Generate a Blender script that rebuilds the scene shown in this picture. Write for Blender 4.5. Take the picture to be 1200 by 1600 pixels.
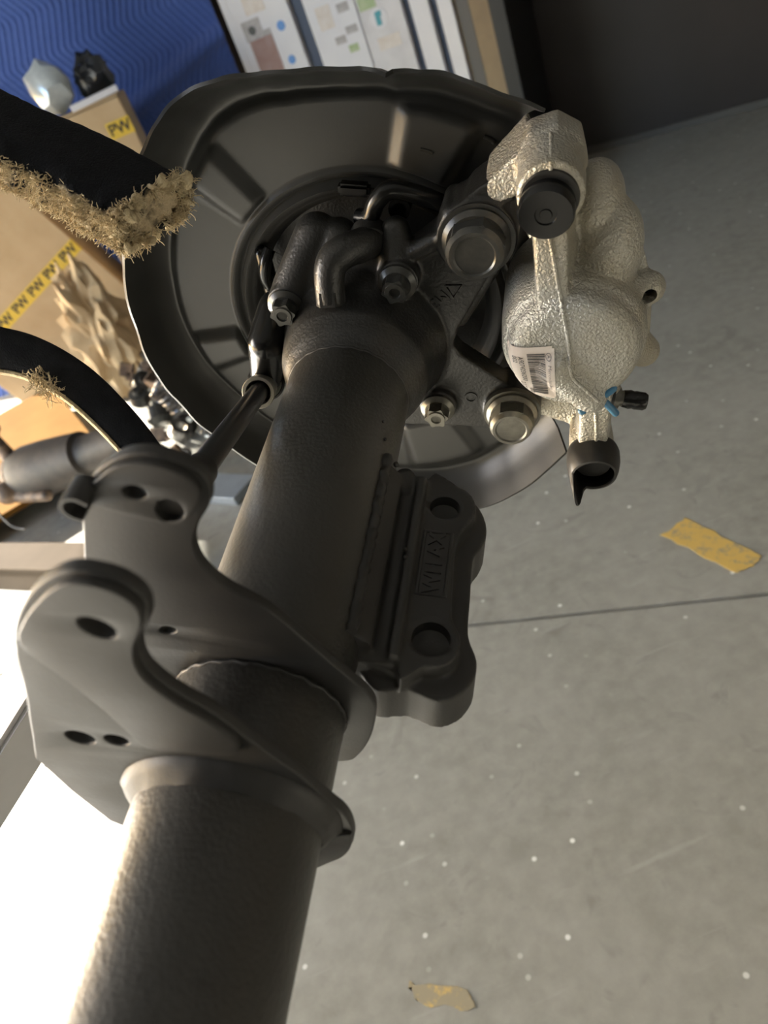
import bpy, bmesh, math, random
from mathutils import Vector, Matrix, noise
from mathutils.bvhtree import BVHTree

for o in list(bpy.data.objects):
    bpy.data.objects.remove(o)
scene = bpy.context.scene
COL = scene.collection
random.seed(7)

# ------------------------------------------------------------------ camera, world, sun, exposure
cam_data = bpy.data.cameras.new('camera')
cam = bpy.data.objects.new('camera', cam_data)
COL.objects.link(cam)
CAM_H = 1.2
cam.matrix_world = Matrix((
    (0.9161573, 0.4008188, 0.0, 0.0),
    (-0.2269897, 0.5188337, -0.8241889, 0.0),
    (-0.3303504, 0.7550867, 0.5663150, CAM_H),
    (0, 0, 0, 1)))
cam_data.sensor_fit = 'VERTICAL'
cam_data.sensor_height = 36.0
cam_data.lens = 27.0
cam_data.clip_start = 0.01
cam_data.clip_end = 200
cam_data.dof.use_dof = True
cam_data.dof.focus_distance = 0.52
cam_data.dof.aperture_fstop = 8.5
scene.camera = cam

world = bpy.data.worlds.new('sky')
scene.world = world
world.use_nodes = True
wn = world.node_tree
wn.nodes.clear()
sky = wn.nodes.new('ShaderNodeTexSky')
sky.sky_type = 'NISHITA'
sky.sun_disc = False
sky.sun_elevation = math.radians(22)
sky.sun_rotation = math.radians(-67)
wbg = wn.nodes.new('ShaderNodeBackground')
wbg.inputs[1].default_value = 1.0
wout = wn.nodes.new('ShaderNodeOutputWorld')
wn.links.new(sky.outputs[0], wbg.inputs[0])
wn.links.new(wbg.outputs[0], wout.inputs[0])

SUN_DIR = Vector((-0.80, 0.52, 0.30)).normalized()      # towards the sun
sun_data = bpy.data.lights.new('sun', 'SUN')
sun_data.energy = 42.0
sun_data.angle = math.radians(0.6)
sun_data.color = (1.0, 0.95, 0.86)
sun = bpy.data.objects.new('sun', sun_data)
COL.objects.link(sun)
sun.rotation_euler = SUN_DIR.to_track_quat('Z', 'Y').to_euler()
sun.location = SUN_DIR * 12

scene.view_settings.view_transform = 'Standard'
scene.view_settings.look = 'None'
scene.view_settings.exposure = 0.85
scene.view_settings.gamma = 1.0
scene.view_settings.use_curve_mapping = False

# ------------------------------------------------------------------ materials
def new_mat(name):
    m = bpy.data.materials.new(name)
    m.use_nodes = True
    nt = m.node_tree
    return m, nt, nt.nodes['Principled BSDF']

def surface(name, c1, c2=None, rough=0.5, metal=0.0, scale=30.0, detail=4.0, bump=0.0, bump_scale=300.0,
            spec=0.5, rough2=None, coat=0.0, ramp=(0.35, 0.65), bump_dist=0.001):
    """noise-mixed two-tone surface with fine bump"""
    m, nt, b = new_mat(name)
    N, Lk = nt.nodes, nt.links
    tc = N.new('ShaderNodeTexCoord')
    b.inputs['Metallic'].default_value = metal
    b.inputs['Roughness'].default_value = rough
    b.inputs['Specular IOR Level'].default_value = spec
    b.inputs['Coat Weight'].default_value = coat
    b.inputs['Base Color'].default_value = (*c1, 1)
    if c2 is not None or rough2 is not None:
        nz = N.new('ShaderNodeTexNoise')
        nz.inputs['Scale'].default_value = scale
        nz.inputs['Detail'].default_value = detail
        nz.inputs['Roughness'].default_value = 0.6
        Lk.new(tc.outputs['Object'], nz.inputs['Vector'])
        rp = N.new('ShaderNodeMapRange')
        rp.inputs['From Min'].default_value = ramp[0]
        rp.inputs['From Max'].default_value = ramp[1]
        Lk.new(nz.outputs['Fac'], rp.inputs['Value'])
        if c2 is not None:
            mx = N.new('ShaderNodeMix'); mx.data_type = 'RGBA'
            mx.inputs['A'].default_value = (*c1, 1); mx.inputs['B'].default_value = (*c2, 1)
            Lk.new(rp.outputs[0], mx.inputs['Factor'])
            Lk.new(mx.outputs['Result'], b.inputs['Base Color'])
        if rough2 is not None:
            mr = N.new('ShaderNodeMapRange')
            mr.inputs['To Min'].default_value = rough; mr.inputs['To Max'].default_value = rough2
            Lk.new(rp.outputs[0], mr.inputs['Value'])
            Lk.new(mr.outputs[0], b.inputs['Roughness'])
    if bump > 0:
        n2 = N.new('ShaderNodeTexNoise')
        n2.inputs['Scale'].default_value = bump_scale
        n2.inputs['Detail'].default_value = 2.0
        Lk.new(tc.outputs['Object'], n2.inputs['Vector'])
        bp = N.new('ShaderNodeBump')
        bp.inputs['Strength'].default_value = bump
        bp.inputs['Distance'].default_value = bump_dist
        Lk.new(n2.outputs['Fac'], bp.inputs['Height'])
        Lk.new(bp.outputs['Normal'], b.inputs['Normal'])
    return m

MAT = {}
MAT['paint'] = surface('black_axle_paint', (0.028, 0.0275, 0.026), (0.044, 0.042, 0.038), rough=0.36, rough2=0.48, scale=14, bump=0.35, bump_scale=420, spec=0.6)
MAT['plate_paint'] = surface('black_bracket_paint', (0.0225, 0.0222, 0.0222), (0.035, 0.0335, 0.0315), rough=0.46, rough2=0.58, scale=18, bump=0.12, bump_scale=700, spec=0.5)
MAT['shield'] = surface('satin_black_sheet', (0.0195, 0.0205, 0.0200), (0.029, 0.0295, 0.028), rough=0.38, rough2=0.46, scale=11, bump=0.06, bump_scale=600, spec=0.6)
MAT['cast'] = surface('black_casting', (0.011, 0.0115, 0.012), (0.020, 0.020, 0.019), rough=0.33, rough2=0.46, scale=25, bump=0.35, bump_scale=500, spec=0.6)
MAT['gloss'] = surface('glossy_black_plastic', (0.006, 0.0065, 0.007), rough=0.24, spec=0.4)
MAT['rubber'] = surface('black_rubber', (0.012, 0.012, 0.012), (0.03, 0.029, 0.027), rough=0.42, scale=60, spec=0.5)
MAT['cable'] = surface('black_cable_sheath', (0.02, 0.021, 0.022), rough=0.38, spec=0.5)
MAT['bolt_dark'] = surface('dark_bolt', (0.045, 0.047, 0.047), (0.075, 0.075, 0.07), rough=0.3, scale=80, metal=0.4, spec=0.6)
MAT['bolt_zinc'] = surface('zinc_bolt', (0.20, 0.195, 0.17), (0.13, 0.125, 0.11), rough=0.38, scale=80, metal=0.75)
MAT['sleeve'] = surface('crimped_zinc_sleeve', (0.48, 0.45, 0.38), (0.36, 0.34, 0.29), rough=0.42, scale=60, metal=0.7)
MAT['caliper'] = surface('zinc_cast_caliper', (0.50, 0.49, 0.45), (0.46, 0.42, 0.33), rough=0.36, rough2=0.48, scale=16, metal=0.6, bump=1.0, bump_scale=560, bump_dist=0.0016, spec=0.6)
MAT['plug_black'] = surface('black_plug', (0.01, 0.01, 0.01), rough=0.6)
MAT['label'] = surface('cream_label_paper', (0.80, 0.68, 0.58), (0.84, 0.76, 0.68), rough=0.6, scale=40)
MAT['ink'] = surface('black_print', (0.03, 0.027, 0.025), rough=0.6)
MAT['ink_grey'] = surface('grey_print', (0.22, 0.2, 0.19), rough=0.6)
MAT['blue_plastic'] = surface('blue_plastic', (0.05, 0.17, 0.30), rough=0.35)
MAT['rust'] = surface('rusty_steel', (0.07, 0.05, 0.04), (0.26, 0.17, 0.11), rough=0.6, scale=40, metal=0.1, bump=0.5, bump_scale=150)
MAT['old_drum'] = surface('grimy_brown_steel', (0.022, 0.018, 0.016), (0.045, 0.034, 0.028), rough=0.6, scale=25, bump=0.3, bump_scale=120)
MAT['oily'] = surface('oily_steel', (0.10, 0.10, 0.105), (0.30, 0.29, 0.28), rough=0.3, scale=30, metal=0.8)
MAT['grey_steel'] = surface('grey_painted_steel', (0.50, 0.50, 0.51), (0.58, 0.57, 0.57), rough=0.5, scale=12, metal=0.2)
MAT['bare_steel'] = surface('light_sheet_steel', (0.50, 0.55, 0.58), (0.42, 0.46, 0.49), rough=0.35, scale=10, metal=0.6)

MAT['cardboard'] = surface('kraft_cardboard', (0.46, 0.33, 0.19), (0.52, 0.385, 0.235), rough=0.8, scale=6, bump=0.1, bump_scale=90)
MAT['cardboard_dark'] = surface('brown_cardboard', (0.24, 0.18, 0.115), (0.30, 0.225, 0.14), rough=0.8, scale=8)
MAT['plywood'] = surface('orange_plywood', (0.105, 0.052, 0.012), (0.125, 0.064, 0.016), rough=0.95, spec=0.03, scale=5, bump=0.1, bump_scale=60)
MAT['tape'] = surface('yellow_packing_tape', (0.72, 0.50, 0.05), (0.66, 0.45, 0.06), rough=0.35, scale=20)
MAT['white_card'] = surface('white_carton', (0.72, 0.72, 0.76), (0.66, 0.66, 0.71), rough=0.45, scale=5)
MAT['grey_card'] = surface('pale_grey_print', (0.58, 0.57, 0.60), (0.68, 0.67, 0.70), rough=0.5, scale=9)
MAT['p_blue'] = surface('blue_print', (0.12, 0.30, 0.68), rough=0.5)
MAT['p_teal'] = surface('teal_print', (0.05, 0.32, 0.40), rough=0.5)
MAT['p_green'] = surface('green_print', (0.30, 0.42, 0.20), (0.45, 0.52, 0.33), rough=0.5, scale=30)
MAT['p_brown'] = surface('brown_print', (0.30, 0.17, 0.15), (0.36, 0.24, 0.22), rough=0.5, scale=15)
MAT['p_grey'] = surface('grey_photo_print', (0.33, 0.31, 0.32), (0.47, 0.45, 0.46), rough=0.5, scale=25)
MAT['p_tan'] = surface('tan_print', (0.62, 0.55, 0.50), (0.70, 0.66, 0.64), rough=0.5, scale=25)
MAT['gap_navy'] = surface('navy_strip', (0.03, 0.05, 0.10), rough=0.5)
MAT['black_frame'] = surface('black_frame', (0.012, 0.013, 0.014), rough=0.5)
MAT['wall_dark'] = surface('dark_brown_panel', (0.026, 0.022, 0.022), (0.032, 0.027, 0.027), rough=0.45, scale=3)
MAT['wall_plain'] = surface('plain_grey_wall', (0.10, 0.10, 0.10), (0.12, 0.12, 0.118), rough=0.8, scale=2)
MAT['ceiling_paint'] = surface('white_ceiling', (0.30, 0.31, 0.325), (0.34, 0.35, 0.365), rough=0.8, scale=2)
MAT['wood_trim'] = surface('dark_trim', (0.09, 0.085, 0.08), rough=0.5)
MAT['silver_wrap'] = surface('silver_film', (0.62, 0.67, 0.70), (0.50, 0.55, 0.58), rough=0.25, scale=20, metal=0.4)
MAT['black_wrap'] = surface('black_film', (0.010, 0.012, 0.016), rough=0.2, bump=0.3, bump_scale=40, bump_dist=0.004)
MAT['felt'] = surface('black_carpet', (0.012, 0.013, 0.016), (0.022, 0.023, 0.026), rough=0.9, scale=60, bump=0.6, bump_scale=900, spec=0.15)
MAT['fibre'] = surface('cream_fibre', (0.66, 0.55, 0.36), (0.50, 0.40, 0.25), rough=0.9, scale=90, bump=0.8, bump_scale=500, spec=0.2, bump_dist=0.002)
MAT['stand'] = surface('stand_steel', (0.06, 0.06, 0.065), rough=0.45, metal=0.3)
MAT['wood'] = surface('pale_wood', (0.070, 0.055, 0.041), (0.058, 0.046, 0.034), rough=0.95, spec=0.03, scale=8)

def carpet_edge_material():
    m, nt, b = new_mat('carpet_worn_to_backing')
    N, Lk = nt.nodes, nt.links
    tc = N.new('ShaderNodeTexCoord')
    nz = N.new('ShaderNodeTexNoise'); nz.inputs['Scale'].default_value = 55; nz.inputs['Detail'].default_value = 5
    Lk.new(tc.outputs['Object'], nz.inputs['Vector'])
    at = N.new('ShaderNodeAttribute'); at.attribute_name = 'wear'
    ad = N.new('ShaderNodeMath'); ad.operation = 'ADD'
    Lk.new(at.outputs['Fac'], ad.inputs[0])
    Lk.new(nz.outputs['Fac'], ad.inputs[1])
    mr = N.new('ShaderNodeMapRange')
    mr.inputs['From Min'].default_value = 0.98; mr.inputs['From Max'].default_value = 1.12
    Lk.new(ad.outputs[0], mr.inputs['Value'])
    mx = N.new('ShaderNodeMix'); mx.data_type = 'RGBA'
    mx.inputs['A'].default_value = (0.012, 0.013, 0.016, 1); mx.inputs['B'].default_value = (0.58, 0.47, 0.31, 1)
    Lk.new(mr.outputs[0], mx.inputs['Factor'])
    Lk.new(mx.outputs['Result'], b.inputs['Base Color'])
    b.inputs['Roughness'].default_value = 0.9
    b.inputs['Specular IOR Level'].default_value = 0.15
    n2 = N.new('ShaderNodeTexNoise'); n2.inputs['Scale'].default_value = 700
    Lk.new(tc.outputs['Object'], n2.inputs['Vector'])
    bp = N.new('ShaderNodeBump'); bp.inputs['Strength'].default_value = 0.7; bp.inputs['Distance'].default_value = 0.002
    Lk.new(n2.outputs['Fac'], bp.inputs['Height']); Lk.new(bp.outputs['Normal'], b.inputs['Normal'])
    return m
MAT['carpet'] = carpet_edge_material()

def floor_material():
    m, nt, b = new_mat('polished_concrete')
    N, Lk = nt.nodes, nt.links
    tc = N.new('ShaderNodeTexCoord')
    def nz(scale, detail=4, rough=0.6, dist=0.0):
        n = N.new('ShaderNodeTexNoise'); n.inputs['Scale'].default_value = scale; n.inputs['Detail'].default_value = detail
        n.inputs['Roughness'].default_value = rough; n.inputs['Distortion'].default_value = dist
        Lk.new(tc.outputs['Object'], n.inputs['Vector']); return n
    def mix(fac, A, B):
        mx = N.new('ShaderNodeMix'); mx.data_type = 'RGBA'
        for s, val in (('A', A), ('B', B)):
            if isinstance(val, tuple): mx.inputs[s].default_value = (*val, 1)
            else: Lk.new(val, mx.inputs[s])
        Lk.new(fac, mx.inputs['Factor']); return mx.outputs['Result']
    def rng(sock, a, c, lo=0.0, hi=1.0):
        r = N.new('ShaderNodeMapRange'); r.inputs['From Min'].default_value = a; r.inputs['From Max'].default_value = c
        r.inputs['To Min'].default_value = lo; r.inputs['To Max'].default_value = hi
        Lk.new(sock, r.inputs['Value']); return r.outputs[0]
    col = mix(rng(nz(3.0, 6).outputs['Fac'], 0.3, 0.7), (0.245, 0.235, 0.200), (0.330, 0.320, 0.280))
    col = mix(rng(nz(28, 5).outputs['Fac'], 0.35, 0.8), col, (0.37, 0.36, 0.315))
    col = mix(rng(nz(9, 3, 0.5, 2.0).outputs['Fac'], 0.60, 0.72, 0, 0.5), col, (0.20, 0.19, 0.165))
    # pale scuffs
    mp = N.new('ShaderNodeMapping'); mp.inputs['Scale'].default_value = (3, 26, 3); mp.inputs['Rotation'].default_value = (0, 0, 0.6)
    Lk.new(tc.outputs['Object'], mp.inputs['Vector'])
    sc = N.new('ShaderNodeTexNoise'); sc.inputs['Scale'].default_value = 1.5; sc.inputs['Detail'].default_value = 3
    Lk.new(mp.outputs[0], sc.inputs['Vector'])
    col = mix(rng(sc.outputs['Fac'], 0.64, 0.76, 0, 0.35), col, (0.46, 0.45, 0.42))
    # grit specks, their bright glints painted in as white dots
    vo = N.new('ShaderNodeTexVoronoi'); vo.voronoi_dimensions = '2D'; vo.inputs['Scale'].default_value = 15; vo.inputs['Randomness'].default_value = 1
    Lk.new(tc.outputs['Object'], vo.inputs['Vector'])
    sp = rng(vo.outputs['Distance'], 0.045, 0.075, 1, 0)
    vc = N.new('ShaderNodeSeparateColor'); Lk.new(vo.outputs['Color'], vc.inputs[0])
    pick = rng(vc.outputs[0], 0.74, 1.0)
    mul = N.new('ShaderNodeMath'); mul.operation = 'MULTIPLY'
    Lk.new(sp, mul.inputs[0]); Lk.new(pick, mul.inputs[1])
    col = mix(mul.outputs[0], col, (0.92, 0.92, 0.88))
    Lk.new(col, b.inputs['Base Color'])
    Lk.new(rng(nz(12, 4).outputs['Fac'], 0.3, 0.7, 0.36, 0.55), b.inputs['Roughness'])
    b.inputs['Specular IOR Level'].default_value = 0.45
    bp = N.new('ShaderNodeBump'); bp.inputs['Strength'].default_value = 0.15; bp.inputs['Distance'].default_value = 0.002
    Lk.new(nz(120, 3).outputs['Fac'], bp.inputs['Height']); Lk.new(bp.outputs['Normal'], b.inputs['Normal'])
    return m
MAT['floor'] = floor_material()

def worn_tape_material(name, lo, hi):
    m, nt, b = new_mat(name)
    N, Lk = nt.nodes, nt.links
    tc = N.new('ShaderNodeTexCoord')
    n = N.new('ShaderNodeTexNoise'); n.inputs['Scale'].default_value = 38; n.inputs['Detail'].default_value = 6; n.inputs['Roughness'].default_value = 0.7
    Lk.new(tc.outputs['Object'], n.inputs['Vector'])
    r = N.new('ShaderNodeMapRange'); r.inputs['From Min'].default_value = lo; r.inputs['From Max'].default_value = hi
    Lk.new(n.outputs['Fac'], r.inputs['Value'])
    mx = N.new('ShaderNodeMix'); mx.data_type = 'RGBA'
    mx.inputs['A'].default_value = (0.66, 0.44, 0.12, 1); mx.inputs['B'].default_value = (0.34, 0.29, 0.19, 1)
    Lk.new(r.outputs[0], mx.inputs['Factor']); Lk.new(mx.outputs['Result'], b.inputs['Base Color'])
    b.inputs['Roughness'].default_value = 0.5
    return m
MAT['floor_tape'] = worn_tape_material('worn_yellow_floor_tape', 0.50, 0.64)
MAT['floor_tape_faint'] = worn_tape_material('almost_gone_yellow_floor_tape', 0.36, 0.50)

def blanket_material():
    m, nt, b = new_mat('blue_quilted_cloth')
    N, Lk = nt.nodes, nt.links
    tc = N.new('ShaderNodeTexCoord')
    n = N.new('ShaderNodeTexNoise'); n.inputs['Scale'].default_value = 60; n.inputs['Detail'].default_value = 3
    Lk.new(tc.outputs['Object'], n.inputs['Vector'])
    mx = N.new('ShaderNodeMix'); mx.data_type = 'RGBA'
    mx.inputs['A'].default_value = (0.045, 0.095, 0.34, 1); mx.inputs['B'].default_value = (0.075, 0.135, 0.42, 1)
    Lk.new(n.outputs['Fac'], mx.inputs['Factor']); Lk.new(mx.outputs['Result'], b.inputs['Base Color'])
    b.inputs['Roughness'].default_value = 0.85
    b.inputs['Sheen Weight'].default_value = 0.3
    return m
MAT['blanket'] = blanket_material()

# ------------------------------------------------------------------ helpers
def finish(name, me, mat, parent=None, smooth=None):
    if isinstance(mat, str): mat = MAT[mat]
    me.name = name
    me.materials.clear()
    me.materials.append(mat)
    o = bpy.data.objects.new(name, me)
    COL.objects.link(o)
    if parent is not None:
        o.parent = parent
    if smooth is not None:
        me.shade_smooth()
        if smooth < 180:
            bm = bmesh.new(); bm.from_mesh(me)
            lim = math.radians(smooth)
            for e in bm.edges:
                if len(e.link_faces) == 2:
                    e.smooth = e.calc_face_angle(0.0) < lim
                else:
                    e.smooth = False
            bm.to_mesh(me); bm.free()
    return o

def bm_obj(name, bm, mat, parent=None, smooth=None, recalc=True):
    if recalc:
        bmesh.ops.recalc_face_normals(bm, faces=bm.faces)
    me = bpy.data.meshes.new(name)
    bm.to_mesh(me); bm.free()
    return finish(name, me, mat, parent, smooth)

def tag(o, label=None, cat=None, group=None, kind=None):
    if label: o['label'] = label
    if cat: o['category'] = cat
    if group: o['group'] = group
    if kind: o['kind'] = kind
    return o

def empty(name, mat4):
    e = bpy.data.objects.new(name, None)
    COL.objects.link(e)
    e.empty_display_size = 0.05
    e.matrix_world = mat4
    return e

def frame_from(axis, hint=Vector((0, 0, 1))):
    z = Vector(axis).normalized()
    if abs(z.dot(hint)) > 0.97: hint = Vector((1, 0, 0))
    x = hint.cross(z).normalized()
    y = z.cross(x)
    return Matrix((x, y, z)).transposed()

def a_cyl(bm, p0, p1, r0, r1=None, n=32, cap=True):
    p0, p1 = Vector(p0), Vector(p1)
    if r1 is None: r1 = r0
    F = frame_from(p1 - p0)
    A, B = [], []
    for i in range(n):
        t = 2 * math.pi * i / n
        d = F @ Vector((math.cos(t), math.sin(t), 0))
        A.append(bm.verts.new(p0 + d * r0)); B.append(bm.verts.new(p1 + d * r1))
    for i in range(n):
        j = (i + 1) % n
        bm.faces.new((A[i], A[j], B[j], B[i]))
    if cap:
        bm.faces.new(A[::-1]); bm.faces.new(B)

def a_lathe(bm, origin, axis, prof, n=48, hint=Vector((0, 1, 0)), cap0=True, cap1=True):
    """prof: list of (distance along axis, radius)"""
    origin = Vector(origin); F = frame_from(axis, hint); z = Vector(axis).normalized()
    rings = []
    for d, r in prof:
        if r < 1e-6:
            rings.append([bm.verts.new(origin + z * d)])
        else:
            rings.append([bm.verts.new(origin + z * d + F @ Vector((math.cos(2 * math.pi * i / n) * r, math.sin(2 * math.pi * i / n) * r, 0))) for i in range(n)])
    for a, b in zip(rings[:-1], rings[1:]):
        for i in range(n):
            j = (i + 1) % n
            if len(a) == 1 and len(b) == 1: continue
            if len(a) == 1: bm.faces.new((a[0], b[j], b[i]))
            elif len(b) == 1: bm.faces.new((a[i], a[j], b[0]))
            else: bm.faces.new((a[i], a[j], b[j], b[i]))
    if cap0 and len(rings[0]) > 1: bm.faces.new(rings[0][::-1])
    if cap1 and len(rings[-1]) > 1: bm.faces.new(rings[-1])

def a_sphere(bm, c, r, seg=20):
    m = Matrix.Translation(Vector(c)) @ Matrix.Diagonal((*(r if hasattr(r, '__len__') else (r, r, r)), 1))
    bmesh.ops.create_uvsphere(bm, u_segments=seg, v_segments=max(8, seg // 2), radius=1.0, matrix=m)

def a_capsule(bm, p0, p1, r0, r1=None):
    if r1 is None: r1 = r0
    a_cyl(bm, p0, p1, r0, r1, 24); a_sphere(bm, p0, r0); a_sphere(bm, p1, r1)

def a_box(bm, c, size, rot=None):
    m = Matrix.Translation(Vector(c))
    if rot is not None: m = m @ rot.to_4x4()
    m = m @ Matrix.Diagonal((*size, 1))
    bmesh.ops.create_cube(bm, size=1.0, matrix=m)

def a_hexa(bm, low, high):
    """a block from two matching polygons"""
    A = [bm.verts.new(p) for p in low]; B = [bm.verts.new(p) for p in high]
    k = len(A)
    for i in range(k):
        j = (i + 1) % k
        bm.faces.new((A[i], A[j], B[j], B[i]))
    bm.faces.new(A[::-1]); bm.faces.new(B)

def catmull(pts, sub=6, closed=True):
    pts = [Vector(p) for p in pts]; n = len(pts); out = []
    for i in range(n if closed else n - 1):
        if closed:
            p0, p1, p2, p3 = pts[(i - 1) % n], pts[i], pts[(i + 1) % n], pts[(i + 2) % n]
        else:
            p0, p1, p2, p3 = pts[max(i - 1, 0)], pts[i], pts[i + 1], pts[min(i + 2, n - 1)]
        for k in range(sub):
            t = k / sub
            out.append(0.5 * ((2 * p1) + (p2 - p0) * t + (2 * p0 - 5 * p1 + 4 * p2 - p3) * t * t + (3 * p1 - p0 - 3 * p2 + p3) * t ** 3))
    if not closed: out.append(pts[-1])
    return out

def a_sweep(bm, pts, radius, n=14, section=None, cap=True, hint=Vector((0, 0, 1))):
    """tube along a path; radius number or function of t; section: list of (x,y) multipliers"""
    pts = [Vector(p) for p in pts]
    if section is None:
        section = [(math.cos(2 * math.pi * i / n), math.sin(2 * math.pi * i / n)) for i in range(n)]
    m = len(section); rings = []
    prev = None
    for i, p in enumerate(pts):
        d = (pts[min(i + 1, len(pts) - 1)] - pts[max(i - 1, 0)]).normalized()
        if prev is None:
            x = hint.cross(d)
            if x.length < 1e-4: x = Vector((1, 0, 0)).cross(d)
            x.normalize()
        else:
            x = (prev - d * prev.dot(d)).normalized()
        prev = x; y = d.cross(x)
        r = radius(i / (len(pts) - 1)) if callable(radius) else radius
        rings.append([bm.verts.new(p + (x * sx + y * sy) * r) for sx, sy in section])
    for a, b in zip(rings[:-1], rings[1:]):
        for i in range(m):
            j = (i + 1) % m
            bm.faces.new((a[i], a[j], b[j], b[i]))
    if cap:
        bm.faces.new(rings[0][::-1]); bm.faces.new(rings[-1])
    return rings

def evaluated(o):
    """mesh with the modifiers of a temporary object applied; the object is removed"""
    dg = bpy.context.evaluated_depsgraph_get()
    dg.update()
    me = bpy.data.meshes.new_from_object(o.evaluated_get(dg))
    bpy.data.objects.remove(o)
    return me

def temp_obj(bm, recalc=True):
    if recalc: bmesh.ops.recalc_face_normals(bm, faces=bm.faces)
    me = bpy.data.meshes.new('tmp'); bm.to_mesh(me); bm.free()
    o = bpy.data.objects.new('tmp', me); COL.objects.link(o)
    return o

def melt(bm, voxel=0.0016, smooth=4, cuts=()):
    """union of solids as one continuous casting: voxel remesh, smooth, then bored holes"""
    o = temp_obj(bm)
    r = o.modifiers.new('r', 'REMESH'); r.mode = 'VOXEL'; r.voxel_size = voxel; r.use_smooth_shade = True
    if smooth:
        s = o.modifiers.new('s', 'SMOOTH'); s.factor = 0.5; s.iterations = smooth
    tools = []
    for cbm in cuts:
        c = temp_obj(cbm); tools.append(c)
        b = o.modifiers.new('b', 'BOOLEAN'); b.operation = 'DIFFERENCE'; b.object = c; b.solver = 'EXACT'
    me = evaluated(o)
    for c in tools: bpy.data.objects.remove(c)
    return me

def plate_mesh(outline, thick, bevel=0.0008, holes=(), res=2):
    """flat plate from a closed outline in x,y; centred on z=0"""
    cu = bpy.data.curves.new('tmp', 'CURVE'); cu.dimensions = '2D'; cu.fill_mode = 'BOTH'
    cu.extrude = max(thick / 2 - bevel, 0.0); cu.bevel_depth = bevel; cu.bevel_resolution = res; cu.offset = -bevel
    for loop in [outline, *holes]:
        sp = cu.splines.new('POLY'); sp.points.add(len(loop) - 1)
        for p, q in zip(sp.points, loop): p.co = (q[0], q[1], 0, 1)
        sp.use_cyclic_u = True
    o = bpy.data.objects.new('tmp', cu); COL.objects.link(o)
    me = evaluated(o)
    bpy.data.curves.remove(cu)
    bm = bmesh.new(); bm.from_mesh(me)
    bmesh.ops.remove_doubles(bm, verts=bm.verts, dist=1e-5)
    bm.to_mesh(me); bm.free()
    return me

def circle2(cx, cy, rx, ry=None, rot=0.0, n=28):
    if ry is None: ry = rx
    out = []
    for i in range(n):
        t = 2 * math.pi * i / n
        x, y = rx * math.cos(t), ry * math.sin(t)
        out.append((cx + x * math.cos(rot) - y * math.sin(rot), cy + x * math.sin(rot) + y * math.cos(rot)))
    return out

def text_mesh(body, size, extrude=0.0, bevel=0.0, bold=0.0):
    cu = bpy.data.curves.new('tmp', 'FONT'); cu.body = body; cu.size = size; cu.extrude = extrude; cu.bevel_depth = bevel
    cu.offset = bold; cu.align_x = 'CENTER'; cu.align_y = 'CENTER'; cu.resolution_u = 3
    o = bpy.data.objects.new('tmp', cu); COL.objects.link(o)
    me = evaluated(o); bpy.data.curves.remove(cu)
    return me

def box_bm(size, loc=(0, 0, 0), rot=None, bevel=0.0, seg=2):
    bm = bmesh.new(); a_box(bm, loc, size, rot)
    if bevel: bmesh.ops.bevel(bm, geom=bm.edges[:], offset=bevel, segments=seg, profile=0.5, affect='EDGES')
    return bm

# ------------------------------------------------------------------ the place
# a workshop bay; left openings and wall_front are added to shape the light
def slab_floor():
    bm = bmesh.new()
    X0, X1, Y0, Y1 = -9.0, 5.0, -6.0, 9.0
    g = 0.006
    a = Vector((0.08, 1.21, 0)); d = Vector((0.52, -0.235, 0)).normalized(); nrm = Vector((-d.y, d.x, 0))
    def at_x(x, off): 
        p = a + nrm * off
        return p + d * ((x - p.x) / d.x)
    L1, R1, L0, R0 = at_x(X0, g), at_x(X1, g), at_x(X0, -g), at_x(X1, -g)
    dn = Vector((0, 0, -0.012))
    def face(*ps): bm.faces.new([bm.verts.new(p) for p in ps])
    face(L1, R1, Vector((X1, Y1, 0)), Vector((X0, Y1, 0)))
    face(Vector((X0, Y0, 0)), Vector((X1, Y0, 0)), R0, L0)
    face(L0, R0, R0 + dn, L0 + dn); face(L0 + dn, R0 + dn, R1 + dn, L1 + dn); face(L1 + dn, R1 + dn, R1, L1)
    face(Vector((X0, Y0, -0.1)), Vector((X0, Y1, -0.1)), Vector((X1, Y1, -0.1)), Vector((X1, Y0, -0.1)))
    me = bpy.data.meshes.new('floor'); bm.to_mesh(me); bm.free()
    return finish('floor', me, 'floor')
tag(slab_floor(), 'grey polished concrete floor with a sawn joint', kind='structure')

WD = Vector((0.85555, -0.51771, 0)); WN = Vector((-0.51771, -0.85555, 0)); WA = Vector((1.7673, 3.9587, 0))
def wall_pt(along, off=0.0, z=0.0):
    return WA + WD * along + WN * off + Vector((0, 0, z))
ROTW = Matrix.Rotation(math.atan2(WD.y, WD.x), 3, 'Z')

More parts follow.
